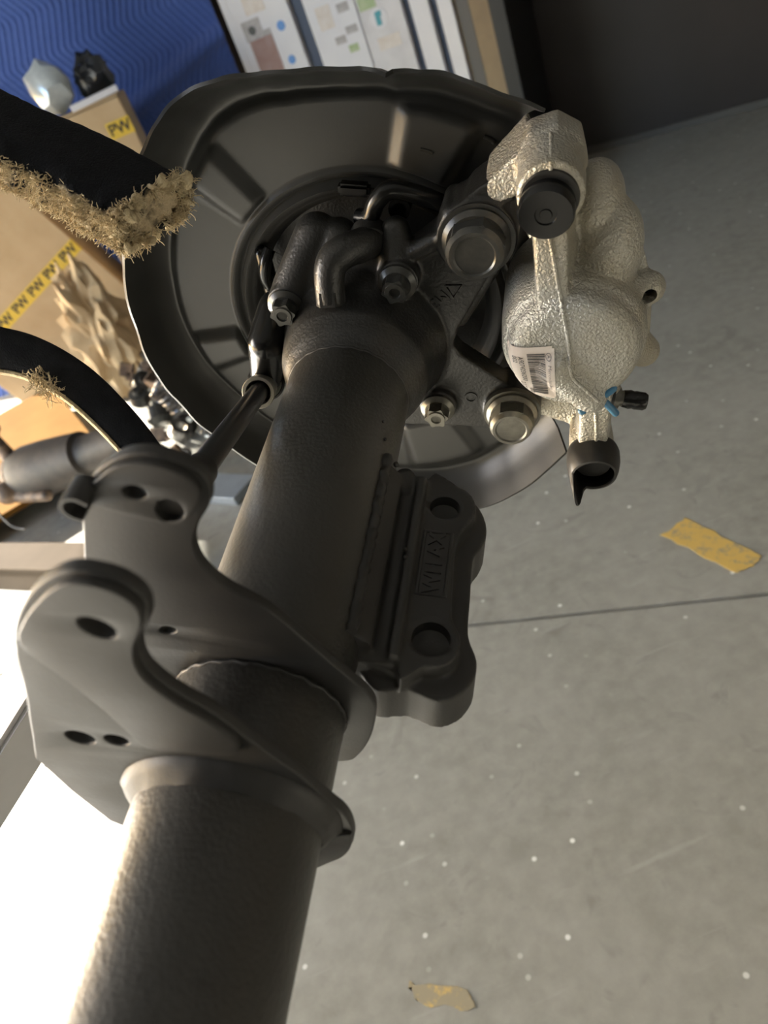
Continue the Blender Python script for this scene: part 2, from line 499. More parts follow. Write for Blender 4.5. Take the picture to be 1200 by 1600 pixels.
def wall_back():
    bm = bmesh.new()
    a_box(bm, wall_pt(0.6, -0.06, 1.6), (9.0, 0.12, 3.2), ROTW)
    return bm_obj('wall_back', bm, 'wall_dark')
tag(wall_back(), 'dark brown panelled back wall', kind='structure')
tag(bm_obj('baseboard_back', box_bm((9.0, 0.012, 0.035), wall_pt(0.6, 0.006, 0.0175), ROTW, 0.003), 'wood_trim'), 'thin dark strip along the foot of the back wall', kind='structure')
tag(bm_obj('wall_right', box_bm((0.12, 9.0, 3.2), (4.2, 0.2, 1.6)), 'wall_plain'), 'plain wall on the right', kind='structure')
tag(bm_obj('ceiling', box_bm((9.5, 12.0, 0.12), (1.15, 1.6, 3.26)), 'ceiling_paint'), 'plain ceiling of the workshop', kind='structure')
def wall_left():
    bm = bmesh.new()
    x = -3.45
    def blk(y0, y1, z0, z1): a_box(bm, (x, (y0 + y1) / 2, (z0 + z1) / 2), (0.10, y1 - y0, z1 - z0))
    blk(1.9, 7.6, 1.10, 3.2)             # above the gap sized for the sun patch, round the window added for sky light
    blk(-1.6, 0.0, 1.10, 3.2)
    blk(0.0, 1.9, 1.10, 1.40)
    blk(0.0, 1.9, 2.95, 3.2)
    blk(5.6, 7.6, 0.0, 1.10)
    blk(-4.4, -1.6, 1.1, 3.2)
    blk(-4.4, -0.6, 0.0, 1.1)
    return bm_obj('wall_left', bm, 'wall_plain')
tag(wall_left(), 'unseen left wall, its door gap and added window shaped for the light', kind='structure')

tag(bm_obj('wall_front', box_bm((7.6, 0.12, 3.2), (0.36, -4.46, 1.6)), 'wall_plain'), 'plain wall added behind the camera to cut frontal light', kind='structure')  # unseen wall put in to reduce the frontal fill

# ------------------------------------------------------------------ the axle (local axes u, v, w: w runs inboard along the tube, v is nearly up)
AX = Matrix(((0.86156084, 0.26753505, -0.43143705, 0.05520633),
             (-0.36377919, -0.26741380, -0.89227494, 0.58327710),
             (-0.35408704, 0.92569696, -0.13306957, 0.98010308),
             (0, 0, 0, 1)))
axle = empty('rear_axle', AX)
tag(axle, 'black rear axle with brake shield, silver caliper and welded brackets, filling the picture', 'axle')

# --- tube
def build_tube():
    bm = bmesh.new()
    prof = [(0.1065, 0.0405), (0.1075, 0.0425), (0.3, 0.0425), (0.7, 0.0425), (1.2, 0.0425), (1.46, 0.0425), (1.464, 0.040), (1.464, 0.034), (1.40, 0.034)]
    a_lathe(bm, (0, 0, 0), (0, 0, 1), prof, 96, cap0=True, cap1=True)
    tube = bm_obj('axle_tube', bm, 'paint', axle, 40)
    def bead(name, w, r, rb, th0=0.0, th1=360.0, parent=tube):
        bm = bmesh.new(); pts = []
        n = 90
        for i in range(n + 1):
            t = math.radians(th0 + (th1 - th0) * i / n)
            k = 1 + 0.02 * math.sin(i * 2.3) + 0.015 * math.sin(i * 1.1)
            pts.append((r * math.cos(t), r * math.sin(t), w + 0.0006 * math.sin(i * 1.7)))
        a_sweep(bm, pts, lambda t: rb * (1 + 0.15 * math.sin(t * 300)), 8)
        return bm_obj(name, bm, 'plate_paint', parent, 60)
    bead('weld_bead', 0.1070, 0.0422, 0.0011)
    bead('weld_bead', 0.3462, 0.0425, 0.0010)
    return tube
tube = build_tube()

# --- hub casting with the two caliper arms
def hub_casting():
    bm = bmesh.new()
    outline = [(.0269, .0747), (.0537, .0995), (.0573, .1084), (.0815, .1102), (.0975, .0942), (.0881, .0657), (.0697, .0204), (.0674, .0062),
               (.0736, -.0017), (.1094, -.0244), (.1301, -.0344), (.1356, -.0600), (.1162, -.0730), (.0894, -.0700), (.0478, -.0740), (0.0, -.078), (-.05, -.06),
               (-.072, -.02), (-.070, .03), (-.05, .060), (-.01, .074)]
    a_hexa(bm, [(x, y, 0.026) for x, y in outline], [(x, y, 0.045) for x, y in outline])
    a_lathe(bm, (0, 0, 0), (0, 0, 1), [(-0.02, 0.058), (0.045, 0.064), (0.056, 0.0590), (0.064, 0.0560), (0.082, 0.0530), (0.094, 0.0480), (0.102, 0.0435), (0.1065, 0.0418)], 72)
    a_cyl(bm, (.0772, .0943, .022), (.0772, .0943, .052), .0275, .0262)
    a_cyl(bm, (.1172, -.046, .022), (.1172, -.046, .049), .0225, .0215)
    # bosses under the flange bolts
    a_capsule(bm, (-.034, .074, .026), (-.0500, .0420, .046), .0165, .0150)
    a_capsule(bm, (-.018, .074, .028), (-.0400, .0400, .044), .0150, .0140)
    a_cyl(bm, (-.0517, .0369, .036), (-.0517, .0369, .0575), .0155, .0145)
    a_capsule(bm, (.0225, .086, .034), (.0262, .066, .046), .0105, .0120)
    a_cyl(bm, (.0270, .0620, .030), (.0270, .0620, .0565), .0150, .0142)
    a_cyl(bm, (.0599, -.0473, .030), (.0599, -.0473, .0530), .0155, .0145)
    # rib between the upper bolt and the caliper arm
    a_capsule(bm, (.030, .0745, .044), (.062, .096, .046), .0062, .0066)
    a_capsule(bm, (.0945, .0700, .030), (.0715, .0180, .030), .004)
    # upper caliper arm reaching towards the guide pin
    a_hexa(bm, [(.060, .106, .018), (.071, .124, .016), (.0985, .1445, .012), (.0990, .1265, .012)],
               [(.060, .106, .052), (.0665, .119, .050), (.0935, .1405, .046), (.0985, .1200, .050)])
    a_capsule(bm, (.060, .107, .020), (.060, .107, .046), .0075)
    me = melt(bm, 0.0014, 4)
    return finish('hub_casting', me, 'cast', axle, 180)
hub = hub_casting()

def raised_mark(name, body, size, uvw, rot, parent, mat, thick=0.0008):
    me = text_mesh(body, size, thick)
    M4 = Matrix.Translation(Vector(uvw)) @ rot
    me.transform(M4)
    return finish(name, me, mat, parent)
# cast marks beside the notch
bm = bmesh.new()
tri = [(-.0052, -.0045, 0), (.0052, -.0045, 0), (0, .0052, 0)]
a_sweep(bm, [Vector(tri[0]), Vector(tri[1]), Vector(tri[2]), Vector(tri[0])], 0.0008, 6)
bm.transform(Matrix.Translation((.0655, .0535, .0452)) @ Matrix.Rotation(math.radians(-55), 4, 'Z'))
bm_obj('cast_mark', bm, 'cast', hub, 60)
raised_mark('cast_mark', 'M3', 0.012, (.0545, .0440, .0450), Matrix.Rotation(math.radians(-130), 4, 'Z'), hub, 'cast')
bm = bmesh.new(); a_lathe(bm, (.0845, -.0405, .0445), (0, 0, 1), [(0, .0050), (.0014, .0050), (.0014, .0034), (.0002, .0034)], 20)
bm_obj('cast_mark', bm, 'cast', hub, 40)

# --- bolts
def hex_ring(r, n=6, ph=0.0):
    return [(r * math.cos(2 * math.pi * i / n + ph), r * math.sin(2 * math.pi * i / n + ph)) for i in range(n)]
def hex_bolt(u, v, w, flange_r, hex_r, h, mat, ph):
    bm = bmesh.new()
    a_lathe(bm, (u, v, w), (0, 0, 1), [(0, flange_r), (.0022, flange_r), (.0048, hex_r * 0.98), (.0048, 0)], 40)
    b = bm_obj('hub_bolt', bm, mat, axle, 35)
    bm = bmesh.new()
    A = hex_ring(hex_r, 6, ph)
    B = hex_ring(hex_r * 0.83, 36, ph)
    lo = [(u + x, v + y, w + .003) for x, y in A]; hi = [(u + x, v + y, w + h - .0035) for x, y in A]
    a_hexa(bm, lo, hi)
    a_lathe(bm, (u, v, w), (0, 0, 1), [(h - .0040, hex_r * 0.95), (h, hex_r * 0.82), (h, hex_r * 0.70), (h - .0012, hex_r * .64), (h - .0012, 0)], 40)
    bm_obj('bolt_head', bm, mat, b, 30)
    bm = bmesh.new()
    a_lathe(bm, (u, v, w - .0045), (0, 0, 1), [(0, flange_r * 1.12), (.0045, flange_r * 1.12), (.0045, flange_r * .8)], 40)
    bm_obj('washer', bm, mat, b, 35)
    return b
tag(hex_bolt(.0772, .0943, .0535, .0222, .0195, .0200, 'bolt_dark', 0.35), 'dark hex bolt on the upper caliper arm')
tag(hex_bolt(.1172, -.046, .0530, .0195, .0170, .0200, 'bolt_zinc', 0.1), 'zinc hex bolt on the lower caliper arm')
def star_bolt(u, v, w, mat):
    bm = bmesh.new()
    a_lathe(bm, (u, v, w), (0, 0, 1), [(-.002, .0132), (.0020, .0132), (.0045, .0098), (.0045, 0)], 36)
    b = bm_obj('flange_bolt', bm, mat, axle, 35)
    bm = bmesh.new()
    n = 12
    ring = [(r * math.cos(math.pi * i / 6 + .2), r * math.sin(math.pi * i / 6 + .2)) for i in range(12) for r in [(.0096 if i % 2 == 0 else .0074)]]
    ring = [(p.x, p.y) for p in catmull([Vector((x, y, 0)) for x, y in ring], 3)]
    a_hexa(bm, [(u + x, v + y, w + .003) for x, y in ring], [(u + x * .97, v + y * .97, w + .0130) for x, y in ring])
    a_lathe(bm, (u, v, w), (0, 0, 1), [(.0125, .0072), (.0142, .0066), (.0142, .0040), (.0130, .0035), (.0130, 0)], 24)
    bm_obj('bolt_head', bm, mat, b, 30)
    return b
star_bolt(-.0517, .0369, .0580, 'bolt_dark')
star_bolt(.0270, .0620, .0570, 'bolt_dark')
star_bolt(.0599, -.0473, .0535, 'bolt_zinc')

# --- elbow plug
def elbow():
    bm = bmesh.new()
    pts = catmull([(.006, .0800, .038), (.000, .0815, .048), (-.0085, .0815, .056), (-.0160, .0760, .061), (-.0178, .0670, .066), (-.0160, .0520, .073)], 6, False)
    a_sweep(bm, pts, lambda t: .0112 - .0015 * max(0, t - .55) / .45, 20)
    e = bm_obj('elbow_plug', bm, 'cast', axle, 60)
    bm = bmesh.new()
    a_cyl(bm, (-.0170, .0590, .0700), (-.0158, .0505, .0738), .0104, .0104, 6)
    bm_obj('plug_hex', bm, 'cast', e, 20)
    bm = bmesh.new()
    a_cyl(bm, (.004, .080, .030), (.006, .0795, .042), .0135, .0125)
    bm_obj('plug_base', bm, 'cast', e, 40)
elbow()

# --- brake shield
LIP = [(-58.5, .2055), (-49.3, .2014), (-38.1, .1963), (-28.3, .1936), (56.0, .2010), (58.4, .1996), (65.2, .1947), (74.4, .1915), (81.0, .1873), (84.5, .1845), (87, .1860), (93.7, .1847),
       (100.6, .1860), (109.1, .1895), (115.2, .1950), (121.4, .1983), (127.2, .1990), (132.3, .1970), (139.1, .1935), (147.7, .1887), (158.7, .1860), (170.7, .1856),
       (177.6, .1850), (189.6, .1862), (204, .1862), (219, .1825), (235.7, .1853), (270, .198), (290, .2050)]
def lip_r(deg):
    deg = (deg + 69.9) % 360 - 69.9
    pts = LIP
    if deg <= pts[0][0]: return pts[0][1]
    for (a, ra), (b, rb) in zip(pts[:-1], pts[1:]):
        if a <= deg <= b:
            t = (deg - a) / (b - a); t = t * t * (3 - 2 * t) * .5 + t * .5
            return ra + (rb - ra) * t
    return pts[-1][1]
PADS = [(132.5, 144.5), (194.5, 206.5), (64.0, 82.0), (283.0, 306.0), (248, 262)]
def sstep(a, b, x):
    t = min(1, max(0, (x - a) / (b - a))); return t * t * (3 - 2 * t)
def build_shield():
    bm = bmesh.new()
    # k is radius in a nominal shield whose lip stands at .192
    ks = [.060, .070, .080, .086, .0885, .091, .0935, .096, .0975, .099, .1005, .102, .1035, .105, .1065, .108, .1095, .111, .1125, .114, .1155, .117, .119, .121, .124, .128, .133, .138, .143, .148,
          .151, .154, .157, .159, .161, .163, .165, .167, .169, .171, .173, .175, .177, .179, .181, .1835, .186, .1885, .191, .192]
    def height(k, deg):
        w = 0.0
        w -= 0.016 * (1 - sstep(.086, .0955, k))                    # sunk centre
        w += 0.0035 * math.exp(-((k - .1000) / .0020) ** 2)
        w -= 0.0030 * math.exp(-((k - .1055) / .0022) ** 2)
        w += 0.0022 * math.exp(-((k - .1105) / .0020) ** 2)
        p = 0.0
        for a, b in PADS:
            for off in (0, 360, -360):
                e = 2.2 * .15 / max(k, .1)
                p = max(p, sstep(a + off - e, a + off + e, deg) * (1 - sstep(b + off - e, b + off + e, deg)))
        w += 0.0060 * p * sstep(.1150, .1180, k) * (1 - sstep(.1560, .1610, k))
        w -= 0.0045 * sstep(.161, .168, k)
        w += 0.042 * (sstep(.168, .205, k) * 1.0 if k < .1835 else sstep(.168, .205, .1835) + (k - .1835) / (.192 - .1835) * (.0395 / .042 - sstep(.168, .205, .1835)))
        return w
    step = 1.0
    D0, D1 = -30.0, 301.0          # window for the caliper from -30 back to 56
    rows = []
    degs = [57 + step * i for i in range(int(((360 - 30) - 57) / step) + 1)]
    for d in degs:
        R = lip_r(d); row = []
        t = math.radians(d)
        dent = 0.0018 * noise.noise(Vector((math.cos(t) * 6, math.sin(t) * 6, 2.0)))
        for k in ks:
            f = 1 + (R / .192 - 1) * sstep(.12, .175, k)
            r = k * f
            w = height(k, d if d < 301 else d) + dent * sstep(.17, .19, k) * 2
            if 79 < d < 90 and k > .176: w += .004 * math.sin((d - 79) / 11 * math.pi) * sstep(.176, .19, k) * (1 if d > 84.5 else -1)
            row.append(bm.verts.new((r * math.cos(t), r * math.sin(t), w)))
        rows.append(row)
    for a, b in zip(rows[:-1], rows[1:]):
        for i in range(len(ks) - 1):
            bm.faces.new((a[i], a[i + 1], b[i + 1], b[i]))
    # inner web behind the caliper window
    kin = [k for k in ks if k <= .1335]
    wrows = []
    wd = [-30 + step * i for i in range(88)]
    for d in wd:
        t = math.radians(d)
        wrows.append([bm.verts.new((k * math.cos(t), k * math.sin(t), height(k, 20))) for k in kin])
    for a, b in zip(wrows[:-1], wrows[1:]):
        for i in range(len(kin) - 1):
            bm.faces.new((a[i], a[i + 1], b[i + 1], b[i]))
    bmesh.ops.remove_doubles(bm, verts=bm.verts, dist=1e-6)
    for f in bm.faces:
        if f.normal.z < 0: pass
    bmesh.ops.recalc_face_normals(bm, faces=bm.faces)
    o = temp_obj(bm, False)
    s = o.modifiers.new('s', 'SOLIDIFY'); s.thickness = 0.0022; s.offset = 0; s.use_even_offset = True
    me = evaluated(o)
    sh = finish('brake_shield', me, 'shield', axle, 50)
    # two small stamped arcs and a through slot plug on the face
    for (a0, a1, r) in ((71.6, 75.2, .1345), (58.8, 61.6, .1570)):
        bm = bmesh.new()
        pts = [(r * math.cos(math.radians(a0 + (a1 - a0) * i / 8)) + .0016 * math.sin(i / 8 * math.pi), r * math.sin(math.radians(a0 + (a1 - a0) * i / 8)), .0065 if r < .14 else .0015) for i in range(9)]
        a_sweep(bm, pts, .0014, 8)
        bm_obj('stamped_mark', bm, 'shield', sh, 60)
    return sh
shield = build_shield()

# --- parking brake hardware in the sunk centre
def inner_hardware():
    bm = bmesh.new()
    a_lathe(bm, (0, 0, 0), (0, 0, 1), [(-.018, .098), (-.012, .098), (-.012, .060)], 64)
    bm_obj('backing_disc', bm, 'cast', axle, 40)
    bm = bmesh.new()
    pts = catmull([(-.004, .088, .022), (.004, .092, .028), (.009, .104, .030), (.018, .1125, .030), (.034, .1090, .026), (.050, .1010, .020), (.060, .094, .016)], 6, False)
    a_sweep(bm, pts, .0062, 14)
    bm_obj('brake_spring_rod', bm, 'gloss', axle, 60)
    bm = bmesh.new()
    a_lathe(bm, (.0235, .0975, .012), (0, 0, 1), [(0, .0075), (.014, .0075), (.014, .0045), (.004, .0045), (.004, 0)], 24)
    bm_obj('adjuster_sleeve', bm, 'gloss', axle, 40)
    bm = bmesh.new()
    a_box(bm, (-.010, .1010, .008), (.022, .0085, .010))
    bmesh.ops.bevel(bm, geom=bm.edges[:], offset=.002, segments=2, affect='EDGES')
    bm_obj('retaining_clip', bm, 'gloss', axle, 40)
    bm = bmesh.new()
    pts = catmull([(-.078, .020, .010), (-.0795, .032, .014), (-.0775, .044, .014), (-.0745, .052, .010)], 5, False)
    a_sweep(bm, pts, .0045, 12)
    bm_obj('shoe_spring', bm, 'gloss', axle, 60)
    bm = bmesh.new()
    a_capsule(bm, (-.0825, .0445, .004), (-.0765, .0150, .010), .0062)
    bm_obj('shoe_pin', bm, 'gloss', axle, 60)
inner_hardware()

# --- parking brake cable
def brake_cable():
    S = Vector((-0.0731, -0.0230, 0.0850)); E = Vector((-0.0369, 0.1081, 0.3380))
    d = (E - S).normalized()
    bm = bmesh.new()
    a_sweep(bm, catmull([S - d * .012, S + d * .05, S + d * .15, E], 6, False), .0072, 20)
    c = bm_obj('brake_cable', bm, 'cable', axle, 60)
    bm = bmesh.new()
    a_lathe(bm, S - d * .030, d, [(0, .0095), (.002, .0105), (.028, .0125), (.0295, .0118), (.0295, .0096), (.010, .0090)], 32)
    bm_obj('crimp_sleeve', bm, 'sleeve', c, 40)
    bm = bmesh.new()
    a_lathe(bm, S - d * .041, d, [(0, .0125), (.006, .0125), (.0095, .0105), (.0095, .006)], 32)
    bm_obj('cable_nut', bm, 'bolt_zinc', c, 40)
    bm = bmesh.new()
    a_lathe(bm, Vector((-0.0481, 0.0677, 0.2600)) - d * .012, d, [(0, .0074), (.001, .0092), (.050, .0098), (.050, .006)], 28)
    bm_obj('cable_end_boot', bm, 'rubber', c, 40)
    # black elbow that carries the cable into the brake
    bm = bmesh.new()
    a_capsule(bm, (-.0640, .0240, .044), (-.0690, .0060, .062), .0138, .0142)
    a_capsule(bm, (-.0690, .0060, .062), S - d * .040, .0140, .0120)
    me = melt(bm, .0012, 3)
    finish('cable_elbow', me, 'gloss', axle, 180)
    bm = bmesh.new()
    p = S - d * .046
    a_lathe(bm, p, d, [(0, .0142), (.005, .0150), (.007, .0135), (.007, .008)], 32)
    bm_obj('elbow_collar', bm, 'gloss', axle, 40)
brake_cable()

# --- the two pressed brackets
BR1 = [(.0379, -.0516), (.0476, -.0404), (.0547, -.0159), (.0572, .0118), (.0538, .0263), (.0452, .0385), (.0281, .0637), (.0137, .0845), (-.0009, .0960), (-.0073, .1041), (-.0107, .1135),
       (-.0105, .1250), (-.0059, .1367), (-.0007, .1461), (.0010, .1545), (-.0003, .1615), (-.0040, .1650), (-.0094, .1673), (-.0179, .1690), (-.0274, .1664), (-.0380, .1580), (-.0463, .1470),
       (-.0512, .1343), (-.0567, .1148), (-.0614, .0977), (-.0680, .0700), (-.0770, .0330), (-.0800, .0050), (-.0760, -.0250), (-.0650, -.0430), (-.0350, -.0560), (0.0, -.0600)]
BR2 = [(.0300, -.0600), (.0464, -.0480), (.0536, -.0258), (.0547, -.0086), (.0519, .0095), (.0443, .0245), (.0349, .0441), (.0195, .0683), (.0078, .0882), (-.0039, .1015), (-.0106, .1130),
       (-.0123, .1229), (-.0101, .1351), (-.0042, .1473), (-.0025, .1562), (-.0040, .1624), (-.0094, .1675), (-.0186, .1693), (-.0260, .1673), (-.0358, .1591), (-.0453, .1471), (-.0544, .1306),
       (-.0612, .1108), (-.0685, .0813), (-.0860, .0218)]
BR2_LOW = [(-.0860, .0218), (-.0804, -.0114), (-.0706, -.0467), (-.055, -.058), (-.02, -.062)]
def on_plane(me, w, rot=None):
    me.transform(Matrix.Translation((0, 0, w)))
    return me
def brackets():
    T = 0.0052
    o1 = [(p.x, p.y) for p in catmull([Vector((x, y, 0)) for x, y in BR1], 4)]
    me = plate_mesh(o1, T, .0009, [circle2(0, 0, .0420, n=48), circle2(-.0348, .0592, .0042, .0028, .5), circle2(-.0254, .1519, .0048, .0036, .3)])
    b1 = finish('shock_bracket', on_plane(me, .345 - T / 2), 'plate_paint', axle, 40)
    tag(b1, 'far black bracket plate with a tall ear')
    o2 = [(p.x, p.y) for p in catmull([Vector((x, y, 0)) for x, y in BR2], 4, False)] + [BR2_LOW[1], BR2_LOW[2], (-.0608, -.0250 - .030), (-.03, -.060), (0, -.062)]
    me = plate_mesh(o2, T, .0009, [circle2(0, 0, .0420, n=48), circle2(-.0562, .0511, .0064, .0058, .2), circle2(-.0399, .0539, .0052, .0046, .2), circle2(-.0206, .1440, .0068, .0058, -.6)])
    b2 = finish('shock_bracket', on_plane(me, .395 - T / 2), 'plate_paint', axle, 40)
    tag(b2, 'near black bracket plate with two oval holes')
    # raised doubler on each ear
    def doubler(par, w, outl, holes, name='ear_doubler'):
        oo = [(p.x, p.y) for p in catmull([Vector((x, y, 0)) for x, y in outl], 5)]
        me = plate_mesh(oo, .0046, .0007, holes, 2)
        return finish(name, on_plane(me, w + .0007), 'plate_paint', par, 40)
    d1 = [(-.0478, .1452), (-.0405, .1535), (-.0300, .1632), (-.0180, .1668), (-.0090, .1648), (-.0035, .1605), (-.0018, .1540), (-.0050, .1460), (-.0110, .1395), (-.0200, .1372), (-.0300, .1388), (-.0400, .1412)]
    doubler(b1, .345, d1, [circle2(-.0254, .1519, .0046, .0034, .3), circle2(-.0145, .1440, .0050, .0066, -.5)])
    # curled tongue at the left end of the far ear
    bm = bmesh.new()
    pts = catmull([(-.0440, .1425, .3500), (-.0482, .1442, .3500), (-.0500, .1480, .3500), (-.0480, .1522, .3500), (-.0435, .1535, .3500), (-.0395, .1512, .3500)], 6, False)
    a_sweep(bm, pts, .0042, section=[(.2, -1.4), (.2, 1.4), (-.2, 1.4), (-.2, -1.4)], hint=Vector((0, 0, 1)))
    bm_obj('ear_curl', bm, 'plate_paint', b1, 30)
    d2 = [(-.0520, .1290), (-.0455, .1420), (-.0350, .1560), (-.0262, .1645), (-.0180, .1672), (-.0100, .1655), (-.0048, .1600), (-.0040, .1540), (-.0058, .1470), (-.0112, .1345), (-.0135, .1228), (-.0118, .1125), (-.0050, .1005),
          (.0060, .0872), (.0130, .0750), (.0110, .0630), (-.0060, .0590), (-.0250, .0575), (-.0304, .0717), (-.0373, .0924), (-.0442, .1087), (-.0500, .1190)]
    doubler(b2, .395, d2, [circle2(-.0206, .1440, .0064, .0054, -.6)])
    # welded collar around the tube on the near plate
    bm = bmesh.new()
    a_lathe(bm, (0, 0, 0), (0, 0, 1), [(.394, .0505), (.3965, .0500), (.3995, .0470), (.4025, .0440), (.4040, .0424)], 72, cap0=False, cap1=False)
    for vv in bm.verts:
        if abs(vv.co.z - .394) > 1e-4:
            vv.co += Vector((vv.co.x, vv.co.y, 0)).normalized() * .0012 * noise.noise(vv.co * 160)
    bm_obj('weld_collar', bm, 'plate_paint', b2, 60)
    # folded flange at the right of the near plate
    bm = bmesh.new()
    path = [(.0545, -.0086), (.0536, -.0258), (.0480, -.0430), (.0400, -.0540)]
    pp = catmull([Vector((x, y, 0)) for x, y in path], 5, False)
    vs = []
    for i, p in enumerate(pp):
        f = i / (len(pp) - 1)
        wlen = .004 + .014 * f
        nr = Vector((p.x, p.y, 0)).normalized()
        vs.append([bm.verts.new((p.x, p.y, .392)), bm.verts.new((p.x - nr.x * .0006, p.y - nr.y * .0006, .3965)), bm.verts.new((nr.x * .0428, nr.y * .0428, .396 + wlen)), bm.verts.new((nr.x * .0420, nr.y * .0420, .392))])
    for a, b in zip(vs[:-1], vs[1:]):
        for i in range(4): bm.faces.new((a[i], a[(i + 1) % 4], b[(i + 1) % 4], b[i]))
    bm.faces.new(vs[0]); bm.faces.new(vs[-1][::-1])
    bm_obj('gusset', bm, 'plate_paint', b2, 40)
    # bent lower edge of the near plate
    bm = bmesh.new()
    a_sweep(bm, [(-.0845, .0120, .3925), (-.0800, -.0110, .3905), (-.0750, -.0300, .3895), (-.0706, -.0455, .3915)], .0022, 8)
    bm_obj('rolled_edge', bm, 'plate_paint', b2, 60)
brackets()

# --- cast spring perch on the right of the tube
def perch():
    bm = bmesh.new()
    def uv(pts, v): return [(u_, v, w_) for u_, w_ in pts]
    out = [(.042, .176), (.060, .180), (.0888, .1815), (.0985, .189), (.1035, .2050), (.1010, .219), (.0968, .2290), (.0972, .2560), (.0980, .2818), (.1035, .2960), (.1030, .3080), (.0960, .3190), (.0850, .3235), (.0700, .3195), (.0545, .3222), (.0440, .3130), (.036, .300), (.036, .190)]
    o2 = [(p.x, p.y) for p in catmull([Vector((x, y, 0)) for x, y in out], 3)]
    c = Vector((.072, .25))
    low = [(c.x + (x - c.x) * 1.02, c.y + (y - c.y) * 1.01) for x, y in o2]
    a_hexa(bm, uv(low, -.040), uv(o2, -.010))
    top = [(.062, .182), (.0840, .1835), (.0925, .190), (.0955, .2020), (.0905, .2150), (.0860, .2270), (.0865, .2560), (.0880, .2800), (.0935, .2910), (.0930, .3020), (.0870, .3100), (.0760, .3120), (.062, .3120)]
    t2 = [(p.x, p.y) for p in catmull([Vector((x, y, 0)) for x, y in top], 3)]
    a_hexa(bm, uv(t2, -.012), uv(t2, .002))
    a_hexa(bm, [(.036, -.040, .178), (.036, -.003, .178), (.070, -.003, .180), (.070, -.040, .180)], [(.036, -.040, .3150), (.036, -.003, .3120), (.070, -.003, .3160), (.070, -.040, .3180)])
    # bars running along the tube
    a_box(bm, (.0610, .0000, .2470), (.0060, .016, .128))
    a_box(bm, (.0480, -.004, .2470), (.0260, .012, .132))
    a_hexa(bm, [(.036, -.02, .182), (.036, .020, .182), (.049, .009, .186), (.052, -.02, .186)], [(.036, -.02, .310), (.036, .020, .308), (.049, .009, .308), (.052, -.02, .308)])
    a_capsule(bm, (.050, .003, .183), (.050, .000, .190), .0070)
    cuts = []
    for (u_, w_, r) in ((.0768, .2010, .0092), (.0785, .2945, .0105)):
        cb = bmesh.new(); a_lathe(cb, (u_, .0200, w_), (0, -1, 0), [(0, r * 1.45), (.0172, r * 1.30), (.0196, r * 1.0), (.0265, r * .95), (.0300, r * .5), (.0306, 0)], 36); cuts.append(cb)
    me = melt(bm, .0014, 3, cuts)
    p = finish('spring_perch', me, 'cast', axle, 45)
    p.data.materials[0] = MAT['plate_paint']
    # framed cast lettering
    me = text_mesh('WFLAX', .0128, .0008, 0, .0004)
    # letters read upwards along the tube, tops towards the tube
    M4 = Matrix(((0, -1, 0, .0752), (0, 0, 1, .0022), (-1, 0, 0, .2450), (0, 0, 0, 1)))
    me.transform(M4)
    finish('cast_lettering', me, 'plate_paint', p)
    bm = bmesh.new()
    x0, x1, y0, y1 = .0672, .0830, .2225, .2680
    a_sweep(bm, [(x0, .0018, y0), (x1, .0018, y0), (x1, .0018, y1), (x0, .0018, y1), (x0, .0018, y0)], .0013, 8)
    bm_obj('lettering_frame', bm, 'plate_paint', p, 60)
    # weld between perch and tube
    bm = bmesh.new()
    pts = [(.0385 + .0006 * math.sin(i * 1.9), .0185 + .0008 * math.sin(i * 1.3), .182 + .127 * i / 50) for i in range(51)]
    a_sweep(bm, pts, lambda t: .0036 * (1 + .05 * math.sin(t * 60)), 10)
    bm_obj('weld_bead', bm, 'plate_paint', p, 60)
    for (x, y, z, r) in ((.0585, .0075, .248, .0016), (.0580, .0078, .2425, .0012), (.0440, .0130, .181, .0018), (.036, .0245, .172, .0011), (.0330, .0280, .160, .0010)):
        bm = bmesh.new(); a_sphere(bm, (x, y, z), r, 10)
        bm_obj('weld_spatter', bm, 'plate_paint', p, 180)
perch()

